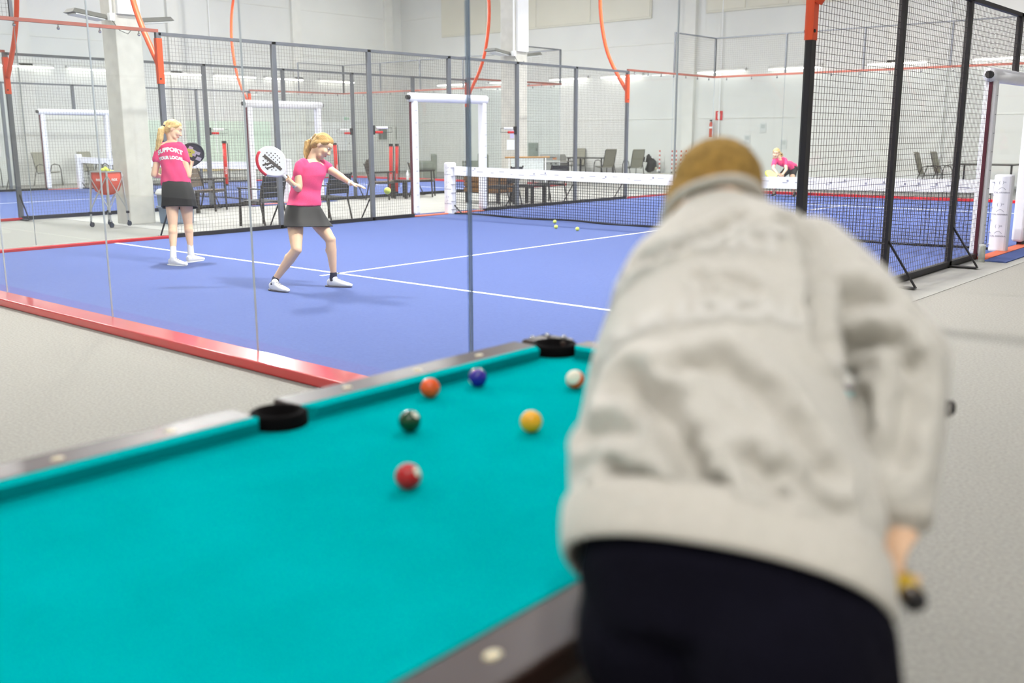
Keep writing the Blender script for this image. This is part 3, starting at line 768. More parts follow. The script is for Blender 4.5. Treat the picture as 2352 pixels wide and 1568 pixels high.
m = MB(); m.prism([(-.26, 0), (.26, 0), (.26, .1), (.16, .22), (-.16, .22), (-.26, .1)], -.42, .42, Matrix(((0, 0, 1, 0), (1, 0, 0, 0), (0, 1, 0, .62), (0, 0, 0, 1))))
m.build('lid', mat('grill_steel', (176, 176, 170), .3, metal=.4), gr)
for s in (-1, 1):
    MB().box((s*.62, 0, .6), (.32, .45, .035)).build('side_shelf', mat('grill_shelf', (120, 118, 110), .5), gr)
    MB().cyl((s*.38, -.2, 0), (s*.38, -.2, .05), .04, n=10).build('wheel', M_BLACK, gr)
MB().tube([(-.3, -.3, .74), (.3, -.3, .74)], .014, 8).build('lid_handle', M_BLACK, gr)
MB().box((.25, -.262, .7), (.16, .004, .08)).build('sticker', mat('sticker_orange', (224, 140, 84), .6), gr)
for k in range(4): MB().cyl((-.3+.2*k, -.25, .52), (-.3+.2*k, -.29, .52), .025, n=10).build('knob', M_BLACK, gr)
def sofa(label, loc, rz, L=1.5):
    t = thing('sofa', label, 'sofa', loc, rz, 'grey sofas by the second court'); sm = mat('sofa_grey_green', (120, 124, 112), .9, noise=.08, scale=10)
    MB().box((0, 0, .22), (L, .75, .4)).build('base', sm, t, bevel=.03); MB().box((0, .3, .58), (L, .18, .56)).build('backrest', sm, t, bevel=.04)
    for s in (-1, 1): MB().box((s*(L/2-.08), -.03, .42), (.16, .68, .36)).build('arm', sm, t, bevel=.03)
    for k in range(2): MB().box((-L/4+.04+k*(L/2-.08), -.08, .46), (L/2-.18, .55, .12)).build('cushion', sm, t, bevel=.04)
sofa('grey green sofa left of the open gate, behind the twin red tubes', (-12.4, 21.4, 0), -.75, 1.4); sofa('grey green sofa right of the first, behind the gate chair', (-11.0, 22.5, 0), -.72, 2.0)
# small things on the walls
fx = thing('fire_extinguisher', 'red fire extinguisher with white label on the far wall', 'fire extinguisher', (-3.6, 26.28, 1.42))
MB().lathe([(.05, 0), (.062, .02), (.062, .44), (.045, .5), (.02, .52)], n=16).build('cylinder', mat('extinguisher_red', (206, 74, 52), .35), fx, True)
MB().lathe([(.0635, .3), (.0635, .36)], n=16).build('label_band', M_WHITE, fx); MB().box((0, -.02, .56), (.04, .1, .05)).build('valve', M_BLACK, fx)
MB().tube([(.02, -.03, .54), (.08, -.03, .45), (.075, -.02, .2)], .01, 6).build('hose', M_BLACK, fx)
sg = thing('extinguisher_sign', 'red sign with white extinguisher symbol on the far wall', 'sign', (-3.37, YF-.02, 2.14))
MB().box((0, -.004, 0), (.26, .012, .3)).build('plate', mat('sign_red', (206, 34, 34), .5), sg)
m = MB(); m.prism([(-.045, -.11), (.045, -.11), (.045, .06), (.02, .1), (-.02, .1), (-.045, .06)], .011, .013, Matrix(((1, 0, 0, 0), (0, 0, -1, 0), (0, 1, 0, 0), (0, 0, 0, 1)))); m.prism([(-.07, .09), (-.03, .12), (.03, .12), (.03, .1), (-.02, .1), (-.06, .07)], .011, .013, Matrix(((1, 0, 0, 0), (0, 0, -1, 0), (0, 1, 0, 0), (0, 0, 0, 1))))
m.build('symbol', M_WHITE, sg)
es = thing('exit_sign', 'small white and green exit sign on the left hall wall', 'sign', (XL+.02, 23.2, 2.2))
MB().box((0, 0, 0), (.02, .36, .18)).build('plate', M_WHITE, es); MB().box((.012, -.06, 0), (.004, .16, .12)).build('pictogram', mat('exit_green', (150, 196, 160), .5), es); MB().box((.012, .09, 0), (.004, .08, .1)).build('arrow', mat('exit_green', (150, 196, 160), .5), es)
gb = thing('green_board', 'dark grey green board on the left hall wall above the twin tubes', 'board', (XL+.03, 25.42, 1.62))
MB().box((0, 0, 0), (.03, 1.05, .56)).build('panel', mat('board_green_grey', (96, 104, 96), .6, noise=.06, scale=4), gb)
for s in (-1, 1): MB().box((.01, 0, s*.29), (.04, 1.1, .03)).build('frame', M_PIL, gb); MB().box((.01, s*.54, 0), (.04, .03, .58)).build('frame', M_PIL, gb)
wb = thing('wall_switch', 'small black box on the left hall wall right of the hitter\'s face', 'switch', (XL+.03, 23.27, 1.18))
MB().box((0, 0, 0), (.05, .1, .16)).build('housing', M_BLACK, wb); MB().box((.028, 0, .02), (.01, .05, .05)).build('button', M_GREY, wb)
hw = thing('wall_hatch', 'grey green hatch on the far wall beside the main fence post', 'hatch', (-11.48, YF-.03, .96))
MB().box((0, 0, 0), (.48, .04, .52)).build('panel', mat('hatch_grey_green', (128, 138, 128), .6, noise=.1, scale=4), hw); MB().box((.2, -.03, 0), (.03, .03, .1)).build('handle', M_BLACK, hw)
wh = thing('power_box', 'grey power box low on the far wall', 'box', (-11.55, YF-.06, .3)); MB().box((0, 0, 0), (.24, .1, .34)).build('housing', mat('box_grey', (150, 158, 152), .6), wh); MB().box((0, -.055, .05), (.1, .02, .06)).build('cover', M_WHITE, wh)
for i, (x, z) in enumerate(((-2.3, 1.35), (-1.75, 1.72), (-2.3, .95), (-1.0, 1.2))):
    pp = thing('wall_paper_sheet', 'pale paper sheet on the far wall %s' % ('left of the crouching player\'s head', 'highest of four', 'lowest of four', 'right above the crouching player')[i], 'paper', (x, YF-.012, z))
    MB().box((0, 0, 0), (.22, .006, .3)).build('sheet', mat('paper_grey', (206, 210, 208), .8), pp); MB().box((0, -.004, .05), (.14, .003, .12)).build('print', mat('paper_print', (186, 192, 190), .8), pp)
# ramp with striped poles and hobby horse heads
rp = thing('plywood_ramp', 'pale low plywood ramp against the far wall under the striped poles', 'ramp', (-5.9, YF-.3, 0))
MB().prism([(-1.5, .02), (1.6, .02), (1.6, .2), (.6, .2), (.0, .2)], -.13, .13, Matrix(((1, 0, 0, 0), (0, 0, 1, 0), (0, 1, 0, 0), (0, 0, 0, 1)))).build('deck', mat('ramp_pale', (208, 206, 196), .8, noise=.05, scale=5), rp)
MB().bb((-1.5, -.13, 0), (1.6, .13, .02)).build('skid', M_PIL, rp)
for k, x in enumerate((-5.49, -4.99, -4.82, -4.62, -4.42)):
    pl = thing('striped_pole', 'red and white striped pole on the ramp, %s from the left' % ('first', 'second', 'third', 'fourth', 'fifth')[k], 'pole', (x, YF-.3, .2), group='striped poles on the ramp')
    for j in range(5):
        MB().cyl((0, 0, .06+.145*j), (0, 0, .14+.145*j), .025, n=10).build('white_band', M_WHITE, pl); MB().cyl((0, 0, .14+.145*j), (0, 0, .205+.145*j), .025, n=10).build('red_band', mat('pole_red', (204, 70, 52), .5), pl)
    MB().cyl((0, 0, 0), (0, 0, .06), .05, .028, n=12).build('foot', M_GREY, pl)
hh = thing('hobby_horse', 'black hobby horse head with white halter on the ramp', 'toy horse', (-5.85, YF-.33, .2))
m = MB(); hp = [(-.36, .42), (-.33, .5), (-.12, .6), (-.08, .66), (-.05, .6), (.1, .5), (.22, .4), (.24, .2), (.12, .06), (-.06, .0), (-.2, .1), (-.14, .24), (-.1, .36), (-.3, .38)]
m.prism(hp, -.07, .07, Matrix(((1, 0, 0, 0), (0, 0, 1, 0), (0, 1, 0, 0), (0, 0, 0, 1)))); m.build('head', mat('horse_black', (26, 24, 24), .8), hh, bevel=.03)
MB().box((-.16, 0, .48), (.03, .16, .18), Euler((0, .2, 0))).build('halter', M_WHITE, hh)
for k in range(7): MB().sphere((.06+.05*k*.8, -.03*(k % 2), .5-.07*k), (.05, .04, .06), 8, 6).build('mane_tuft', [M_WHITE, M_BLACK, mat('mane_cream', (214, 208, 180), .8)][k % 3], hh, True)
MB().cyl((0, 0, 0), (0, 0, .1), .02, n=8).build('stick', M_SLAT, hh)
# brown crate with folded things and rod with white sheet behind the net
bx = thing('storage_crate', 'brown wooden crate full of clothes on a dark stand behind the net', 'crate', (-1.75, 13.05, 0), .1)
for s in (-1, 1):
    for z in (.3, .42, .54): MB().box((0, s*.3, z), (.95, .02, .1)).build('slat', mat('crate_brown', (122, 86, 46), .7, noise=.25, scale=14), bx); MB().box((s*.48, 0, z), (.02, .6, .1)).build('slat', mat('crate_brown', (122, 86, 46), .7), bx)
    for q_ in (-1, 1): MB().box((s*.44, q_*.26, .3), (.06, .06, .6)).build('post', M_CHF, bx)
MB().box((0, 0, .24), (.94, .58, .03)).build('base', M_CHF, bx)
for k in range(5): MB().sphere((-.3+.15*k, -.05+.08*(k % 2), .56), (.16, .2, .09), 10, 7).build('cloth', [mat('cloth_white', (230, 228, 222), .9), mat('cloth_brown', (140, 104, 60), .9)][k % 2], bx, True)
rk = thing('sheet_rack', 'wooden rod with a pale printed sheet behind the padded gate', 'rack', (-1.9, 14.6, 0), .9)
for s in (-1, 1): MB().bar((s*.45, 0, 0), (s*.45, 0, .98), .03).build('upright', M_WHITE, rk)
MB().tube([(-.55, 0, .99), (.55, 0, .99)], .022, 10).build('rod', mat('rod_wood', (176, 132, 78), .5), rk)
MB().box((0, 0, .74), (.8, .008, .46)).build('sheet', mat('sheet_pale', (226, 234, 234), .8, noise=.12, scale=40), rk)
J_p2 = {'head': (5.542, 2.513, 1.411), 'nose': (5.613, 2.558, 1.35), 'htop': (5.509, 2.518, 1.535), 'neck': (5.484, 2.425, 1.278), 'shR': (5.473, 2.262, 1.208), 'shL': (5.497, 2.555, 1.214), 'chest': (5.488, 2.386, 1.123), 'waist': (5.466, 2.31, 0.917), 'pel': (5.484, 2.288, 0.779), 'elR': (5.532, 2.2, 0.997), 'wrR': (5.627, 2.079, 1.043), 'haR': (5.646, 2.025, 1.079), 'elL': (5.604, 2.649, 1.122), 'wrL': (5.795, 2.656, 1.039), 'haL': (5.874, 2.692, 1.018), 'fiL': (5.925, 2.733, 1.01), 'hipR': (5.472, 2.188, 0.75), 'hipL': (5.503, 2.375, 0.74), 'knR': (5.664, 2.045, 0.413), 'anR': (5.463, 1.925, 0.118), 'heR': (5.456, 1.88, 0.078), 'toR': (5.607, 1.893, 0.039), 'knL': (5.73, 2.42, 0.486), 'anL': (5.735, 2.437, 0.14), 'heL': (5.701, 2.409, 0.05), 'toL': (5.879, 2.505, 0.034), 'tie': (5.423, 2.495, 1.475), 'pony1': (5.383, 2.462, 1.432), 'pony2': (5.402, 2.427, 1.346), 'pony3': (5.448, 2.392, 1.269), 'rackc': (5.536, 1.897, 1.26), 'rackt': (5.592, 1.99, 1.125), 'racke': (5.632, 2.079, 1.027)}
J_p1 = {'head': (2.574, 2.625, 1.586), 'nose': (2.64, 2.71, 1.54), 'htop': (2.54, 2.632, 1.715), 'neck': (2.576, 2.589, 1.447), 'shL': (2.494, 2.462, 1.345), 'shR': (2.693, 2.662, 1.344), 'chest': (2.594, 2.568, 1.319), 'waist': (2.659, 2.556, 1.072), 'pel': (2.706, 2.549, 0.897), 'elR': (2.781, 2.655, 1.046), 'wrR': (2.605, 2.8, 1.142), 'haR': (2.556, 2.851, 1.188), 'elL': (2.489, 2.378, 1.058), 'wrL': (2.354, 2.551, 1.028), 'haL': (2.331, 2.61, 1.021), 'fiL': (2.323, 2.656, 1.019), 'hipL': (2.656, 2.494, 0.856), 'hipR': (2.757, 2.609, 0.855), 'knL': (2.74, 2.431, 0.462), 'anL': (2.877, 2.331, 0.16), 'heL': (2.887, 2.283, 0.051), 'toL': (3.042, 2.332, 0.038), 'knR': (2.75, 2.63, 0.465), 'anR': (2.813, 2.604, 0.174), 'heR': (2.826, 2.558, 0.062), 'toR': (2.797, 2.702, 0.089), 'tie': (2.531, 2.532, 1.627), 'pony1': (2.539, 2.484, 1.576), 'pony2': (2.559, 2.446, 1.474), 'pony3': (2.555, 2.411, 1.362), 'rackc': (2.602, 2.837, 1.289), 'rackt': (2.572, 2.843, 1.204), 'racke': (2.518, 2.851, 1.113)}
J_p3 = {'head': (2.455, 18.869, 1.062), 'nose': (2.491, 18.73, 1.033), 'htop': (2.456, 18.901, 1.176), 'neck': (2.481, 18.994, 0.945), 'shR': (2.416, 18.853, 0.884), 'shL': (2.578, 19.131, 0.891), 'chest': (2.49, 19.107, 0.837), 'waist': (2.538, 19.4, 0.768), 'pel': (2.557, 19.536, 0.711), 'elR': (2.495, 18.668, 0.701), 'wrR': (2.674, 18.524, 0.594), 'haR': (2.721, 18.502, 0.565), 'elL': (2.715, 18.92, 0.678), 'wrL': (2.765, 18.62, 0.562), 'haL': (2.755, 18.55, 0.533), 'fiL': (2.726, 18.495, 0.524), 'hipR': (2.514, 19.46, 0.67), 'hipL': (2.597, 19.556, 0.658), 'knR': (2.476, 19.061, 0.468), 'anR': (2.253, 19.245, 0.122), 'heR': (2.228, 19.348, 0.085), 'toR': (2.284, 19.118, 0.054), 'knL': (2.745, 19.221, 0.448), 'anL': (2.732, 19.387, 0.111), 'heL': (2.72, 19.469, 0.053), 'toL': (2.8, 19.21, -0.006), 'tie': (2.484, 19.093, 1.048), 'pony1': (2.466, 19.136, 1.016), 'pony2': (2.376, 18.973, 0.954), 'pony3': (2.326, 18.986, 0.911), 'rackc': (2.614, 18.329, 0.568), 'rackt': (2.677, 18.408, 0.557), 'racke': (2.731, 18.505, 0.544)}
J_man = {'head': (12.722, -2.294, 1.369), 'htop': (12.724, -2.302, 1.433), 'nose': (12.684, -2.219, 1.272), 'neck': (12.783, -2.402, 1.372), 'shL': (12.674, -2.429, 1.229), 'shR': (12.937, -2.369, 1.307), 'chest': (12.827, -2.472, 1.279), 'mid': (12.928, -2.639, 1.138), 'waist': (13.0, -2.745, 1.017), 'pel': (13.051, -2.815, 0.898), 'elR': (13.142, -2.479, 1.193), 'wrR': (13.198, -2.608, 0.991), 'haR': (13.203, -2.629, 0.949), 'elL': (12.646, -2.492, 0.992), 'wrL': (12.586, -2.355, 0.845), 'haL': (12.588, -2.277, 0.777), 'hipL': (12.897, -2.809, 0.817), 'hipR': (13.166, -2.801, 0.883), 'butt': (13.257, -2.695, 0.93), 'grip': (13.203, -2.631, 0.94), 'bridge': (12.588, -2.277, 0.777)}
FLY = (6.667, 2.362, 1.007)
FOLDS = [
([(12.872, -2.791, 1.172), (12.958, -2.83, 1.158), (13.009, -2.857, 1.122), (13.04, -2.875, 1.087), (13.071, -2.877, 1.073)], 0.026, 0.04),
([(12.95, -2.777, 1.2), (12.995, -2.752, 1.214), (13.074, -2.766, 1.183), (13.129, -2.779, 1.144), (13.168, -2.784, 1.103)], 0.02, 0.026),
([(13.088, -2.835, 1.116), (13.115, -2.84, 1.095), (13.135, -2.844, 1.079)], 0.016, 0.024),
([(12.925, -2.89, 1.076), (12.976, -2.895, 1.078), (13.016, -2.896, 1.07)], 0.016, 0.028),
([(12.895, -2.905, 1.031), (12.916, -2.905, 1.045), (12.948, -2.911, 1.046)], 0.015, 0.024),
([(12.751, -2.577, 1.309), (12.825, -2.581, 1.339), (12.875, -2.55, 1.366), (12.891, -2.526, 1.382)], 0.015, 0.022),
([(12.969, -2.503, 1.378), (12.999, -2.511, 1.352), (13.034, -2.552, 1.307), (13.063, -2.605, 1.267), (13.092, -2.643, 1.228)], 0.017, 0.034),
([(12.887, -2.632, 1.309), (12.912, -2.646, 1.3), (12.926, -2.66, 1.29)], 0.01, 0.012),
([(12.932, -2.634, 1.307), (12.959, -2.632, 1.306), (12.987, -2.64, 1.297)], 0.011, 0.014),
([(13.05, -2.507, 1.265), (13.072, -2.498, 1.279), (13.103, -2.494, 1.275)], 0.022, 0.03),
([(13.085, -2.527, 1.207), (13.115, -2.533, 1.226), (13.151, -2.532, 1.229), (13.171, -2.54, 1.203)], 0.015, 0.028),
([(13.181, -2.542, 1.193), (13.188, -2.575, 1.139), (13.189, -2.607, 1.085), (13.2, -2.691, 1.056)], 0.02, 0.02),
([(13.124, -2.566, 1.144), (13.138, -2.587, 1.107)], 0.016, 0.022),
([(13.128, -2.82, 1.109), (13.157, -2.821, 1.083), (13.192, -2.795, 1.062)], 0.014, 0.018),
([(12.848, -2.853, 1.105), (12.893, -2.856, 1.127), (12.941, -2.865, 1.127)], 0.016, 0.02),
([(12.996, -2.905, 1.039), (13.102, -2.877, 1.058), (13.19, -2.827, 1.044), (13.229, -2.77, 1.002)], 0.011, 0.013)]
# ---------------------------------------------------------------- people
class BB(MB):
    def cap(s, p0, r0, p1, r1, n=14):
        p0, p1 = V(p0), V(p1); s.sphere(p0, r0, n, 9); s.sphere(p1, r1, n, 9)
        if (p1-p0).length > 1e-4: s.tube([p0, p1], [r0, r1], n)
        return s
    def chain(s, pts, rs, n=14):
        for i in range(len(pts)-1): s.cap(pts[i], rs[i], pts[i+1], rs[i+1], n)
        return s
    def loft(s, secs, n=28, caps=True, e=2.4):
        """secs: (centre, half-width vector, half-depth vector)"""
        b = len(s.v)
        for c, ax, ay in secs:
            for k in range(n):
                a = 2*PI*k/n; ca, sa = math.cos(a), math.sin(a)
                x = math.copysign(abs(ca)**(2/e), ca); y = math.copysign(abs(sa)**(2/e), sa)
                s.v.append(V(c)+V(ax)*x+V(ay)*y)
        for i in range(len(secs)-1):
            for k in range(n):
                s.f.append((b+i*n+k, b+i*n+(k+1) % n, b+(i+1)*n+(k+1) % n, b+(i+1)*n+k)); s.mi.append(s.cur)
        if caps:
            s.f.append(tuple(b+k for k in reversed(range(n)))); s.mi.append(s.cur)
            s.f.append(tuple(b+(len(secs)-1)*n+k for k in range(n))); s.mi.append(s.cur)
        return s
def remesh(mb, voxel=.007, it=4, fac=.5, name='body'):
    me = mb.mesh(name); o = bpy.data.objects.new('remesh_tmp', me); COL.objects.link(o)
    r = o.modifiers.new('r', 'REMESH'); r.mode = 'VOXEL'; r.voxel_size = voxel
    if it:
        q_ = o.modifiers.new('s', 'SMOOTH'); q_.iterations = it; q_.factor = fac
    dg = bpy.context.evaluated_depsgraph_get(); dg.update()
    out = bpy.data.meshes.new_from_object(o.evaluated_get(dg)); out.name = name
    bpy.data.objects.remove(o); bpy.data.meshes.remove(me)
    return out
def skin_obj(name, me, m, parent, **kw):
    me.materials.clear(); me.materials.append(m)
    me.polygons.foreach_set('use_smooth', [True]*len(me.polygons)); me.update()
    return obj(name, me, parent, **kw)
def lerp(a, b, t): return V(a)+(V(b)-V(a))*t
def frame(f, u):
    f = V(f).normalized(); u = (V(u)-f*V(u).dot(f)).normalized(); return f.cross(u), f, u   # right, forward, up
SKIN = mat('skin_light', (238, 198, 164), .5, noise=.04, scale=14)
M_EYE = mat('eye_white', (240, 236, 232), .3); M_IRIS = mat('iris_dark', (58, 56, 60), .3); M_LIP = mat('lip_rose', (214, 142, 128), .5); M_BROW = mat('brow_brown', (168, 132, 92), .8)
M_PINK = mat('shirt_pink', (240, 74, 128), .85, noise=.05, scale=10, bump=.15, bscale=120)
M_SKIRT = mat('skirt_black', (30, 29, 31), .6)
M_SHOE = mat('shoe_white', (240, 240, 242), .5); M_SOLE = mat('sole_dark', (70, 66, 84), .6)

def head_prims(b, c, f, u, sc=1.0):
    r, f, u = frame(f, u)
    def Q(x, y, z): return c+(r*x+f*y+u*z)*sc
    R = Matrix((r, f, u)).transposed()
    b.sphere(Q(0, -.014, .032), (.074*sc, .092*sc, .084*sc), 20, 14, R)
    b.sphere(Q(0, .022, -.03), (.06*sc, .066*sc, .086*sc), 20, 14, R)
    b.sphere(Q(0, .045, .035), (.056*sc, .046*sc, .05*sc), 16, 10, R)
    b.cap(Q(-.03, .045, -.085), .024*sc, Q(.03, .045, -.085), .024*sc); b.sphere(Q(0, .066, -.098), .021*sc)
    b.cap(Q(0, .086, .012), .007*sc, Q(0, .106, -.026), .0125*sc); b.cap(Q(-.012, .096, -.03), .008*sc, Q(.012, .096, -.03), .008*sc)
    b.cap(Q(-.016, .083, -.06), .009*sc, Q(.016, .083, -.06), .009*sc)
    for s in (-1, 1):
        b.sphere(Q(s*.074, -.012, -.008), (.011*sc, .02*sc, .033*sc), 12, 9, R); b.sphere(Q(s*.036, .06, -.03), .03*sc)
    return Q, R
def face_parts(root, Q, R, sc=1.0):
    for s in (-1, 1):
        e = MB().sphere(Q(s*.031, .0735, .012), (.013*sc, .009*sc, .0065*sc), 12, 8, R).build('eye', M_EYE, root, True)
        MB().sphere(Q(s*.031, .0815, .012), (.0055*sc, .0025*sc, .0055*sc), 10, 7, R).build('iris', M_IRIS, e, True)
        MB().tube([Q(s*.05, .072, .03), Q(s*.032, .086, .034), Q(s*.014, .09, .03)], .0022*sc, 6).build('eyebrow', M_BROW, root, True)
    MB().sphere(Q(0, .0885, -.06), (.02*sc, .005*sc, .0065*sc), 12, 8, R).build('lips', M_LIP, root, True)
def hand_flat(b, wr, ha, tip, nrm, side, rad=.0085):
    """open hand: palm between wrist and knuckles ha, fingers to tip; thumb leaves the side of the palm"""
    wr, ha, tip = V(wr), V(ha), V(tip); d = (tip-wr).normalized(); n = (V(nrm)-d*V(nrm).dot(d)).normalized(); s = d.cross(n)*side
    pl = (ha-wr).length
    b.loft([(wr, s*.026, n*.018), (lerp(wr, ha, .5), s*.036, n*.015), (ha, s*.04, n*.012)], 16)
    L = (tip-ha).length
    for i, (o, l) in enumerate(((.031, .9), (.0105, 1.0), (-.0105, .95), (-.031, .76))):
        p0 = ha+s*o; p1 = p0+d*L*l*.5+s*o*.12-n*.004; p2 = p0+d*L*l+s*o*.2-n*.016
        b.chain([p0, p1, p2], [rad*1.05, rad, rad*.85], 9)
    t0 = lerp(wr, ha, .35)+s*.03; b.chain([t0, t0+s*.028+d*.025-n*.008, t0+s*.036+d*.06-n*.014], [rad*1.25, rad*1.1, rad*.95], 9)
def hand_grip(b, wr, c, ax, rad=.0085, hr=.017, flip=1):
    """fist closed round a handle of radius hr whose axis ax passes through c"""
    wr, c, ax = V(wr), V(c), V(ax).normalized(); o = wr-c; o = (o-ax*o.dot(ax)).normalized(); t = ax.cross(o)*flip
    pc = c+o*(hr+.014)
    b.loft([(lerp(wr, pc, .0), ax*.024, t*.019), (lerp(wr, pc, .5), ax*.034, t*.018), (pc, ax*.04, t*.02)], 14)
    for i in range(4):
        k = c+ax*(-.033+.022*i); R_ = hr+rad*.8
        pts = [k+(o*math.cos(a)+t*math.sin(a))*R_*(1.15 if a < .8 else 1) for a in (.5, 1.3, 2.2, 3.2, 4.0)]
        b.chain(pts, [rad*1.1, rad*1.1, rad*1.05, rad, rad*.9], 9)
    k = c+ax*.045
    b.chain([pc+ax*.03-t*.012, k+(o*.5-t*.8)*(hr+rad), k+(-o*.5-t*.8)*(hr+rad)+ax*.012], [rad*1.3, rad*1.15, rad], 9)
def shoe(root, heel, toe, zfix=True, col=None, col2=None, sock=None, ankle=None, sh=None, r_s=.036):
    heel, toe = V(heel), V(toe); heel.z = toe.z = 0; d = (toe-heel).normalized(); toe = heel+d*.25; heel = heel-d*.02; s = V((-d.y, d.x, 0)); z = V((0, 0, 1))
    b = BB(); b.loft([(heel+z*.05, s*.026, z*.028), (heel+d*.03+z*.055, s*.034, z*.045), (heel+d*.09+z*.05, s*.036, z*.046), (heel+d*.16+z*.038, s*.043, z*.032), (heel+d*.22+z*.03, s*.04, z*.022), (heel+d*.262+z*.026, s*.024, z*.014)], 18)
    b.cap(heel+d*.06+z*.06, .04, heel+d*.07+z*.09, .036)
    sho = skin_obj('shoe', remesh(b, .006, 3, name='shoe'), col or M_SHOE, root)
    b = BB(); b.loft([(heel+d*.115+z*.002, d*.14, s*.043), (heel+d*.115+z*.018, d*.146, s*.045)], 22); b.build('sole', col2 or M_SOLE, sho, True)
    m = MB()
    for k in range(4): m.tube([heel+d*(.11+.022*k)+z*(.094-.011*k)-s*.018, heel+d*(.11+.022*k)+z*(.098-.011*k), heel+d*(.11+.022*k)+z*(.094-.011*k)+s*.018], .003, 5)
    m.build('laces', M_FOAMD, sho)
    if sock is not None:
        a = V(ankle); b = BB().cap(heel+d*.06+z*.07, .04, lerp(heel+d*.06+z*.09, a, 1), r_s); skin_obj('sock', remesh(b, .007, 2, name='sock'), sock, root)
    return heel+d*.06
def racket(name, label, c, thr, end, nrm, face, edge, seed, group='padel rackets'):
    c, thr, end = V(c), V(thr), V(end); d = (c-end).normalized(); n = (V(nrm)-d*V(nrm).dot(d)).normalized(); s = d.cross(n)
    t = thing(name, label, 'racket', tuple(c), group=group)
    M = Matrix((s, d, n)).transposed()
    a_, b_ = .128, .145
    poly = []
    for k in range(40):
        a = 2*PI*k/40; x = a_*math.cos(a); y = b_*math.sin(a)
        if math.sin(a) < -.2: x *= 1-.42*(-math.sin(a)-.2)
        poly.append((x, y))
    m4 = M.to_4x4()
    mb = MB()
    n_ = len(poly)
    MB().prism([(x*.965, y*.965) for x, y in poly], -.018, .018, m4).build('face', face, t)
    mb = MB(); mb.tube([M @ V((x, y, 0)) for x, y in poly], .0185, 8, closed=True); mb.build('rim', edge, t, True)
    hs = MB(); rr = random.Random(seed)
    for i in range(-3, 4):
        for j in range(-3, 4):
            if i*i+j*j < 13 and (abs(i)+abs(j)) % 1 == 0:
                for z in (-.0185, .0185): hs.cyl(M @ V((i*.027, j*.029+.01, z-.0005)), M @ V((i*.027, j*.029+.01, z+.0008)), .0062, n=8)
    hs.build('hole', mat('hole_dark', (52, 50, 52), .7), t, kind='stuff')
    th = M @ V((0, -b_*.93, 0)); e = end-c
    MB().tube([M @ V((-.05, -.115, 0)), lerp(th, e, .2)], .012, 8).build('throat', edge, t, True); MB().tube([M @ V((.05, -.115, 0)), lerp(th, e, .2)], .012, 8).build('throat', edge, t, True)
    MB().tube([lerp(th, e, .12), e], .0155, 10).build('handle', mat('grip_white', (226, 226, 232), .7), t, True); MB().cyl(lerp(th, e, .97), e*1.0+(e-th).normalized()*.012, .019, n=12).build('butt_cap', M_FOAMD, t)
    return t, M
def on_surface(bvh, origin, direction, off):
    h = bvh.ray_cast(origin, direction)
    return None if h[0] is None else h[0]+h[1]*off*(1 if h[1].dot(direction) < 0 else -1)
def print_on(surf, parent, body, size, c, right, upv, out, m, arch=0, sx=1, off=.003, name='lettering', bold=0):
    """lettering laid on a garment: every outline vertex is dropped onto the cloth"""
    me = text_mesh(body, size, (sx, 1), 0, bold=bold); bm = bmesh.new(); bm.from_mesh(me)
    bmesh.ops.triangulate(bm, faces=bm.faces[:]); 
    for _ in range(2): bmesh.ops.subdivide_edges(bm, edges=[e for e in bm.edges if e.calc_length() > .012], cuts=1); bmesh.ops.triangulate(bm, faces=bm.faces[:])
    bv = BVHTree.FromPolygons([v.co for v in surf.vertices], [p.vertices for p in surf.polygons])
    for v in bm.verts:
        x, y = v.co.x, v.co.y; y += -arch*x*x
        p = on_surface(bv, V(c)+V(right)*x+V(upv)*y+V(out)*.6, -V(out), off)
        if p is not None: v.co = p
    bm.to_mesh(me); bm.free(); me.materials.clear(); me.materials.append(m)
    return obj(name, me, parent)

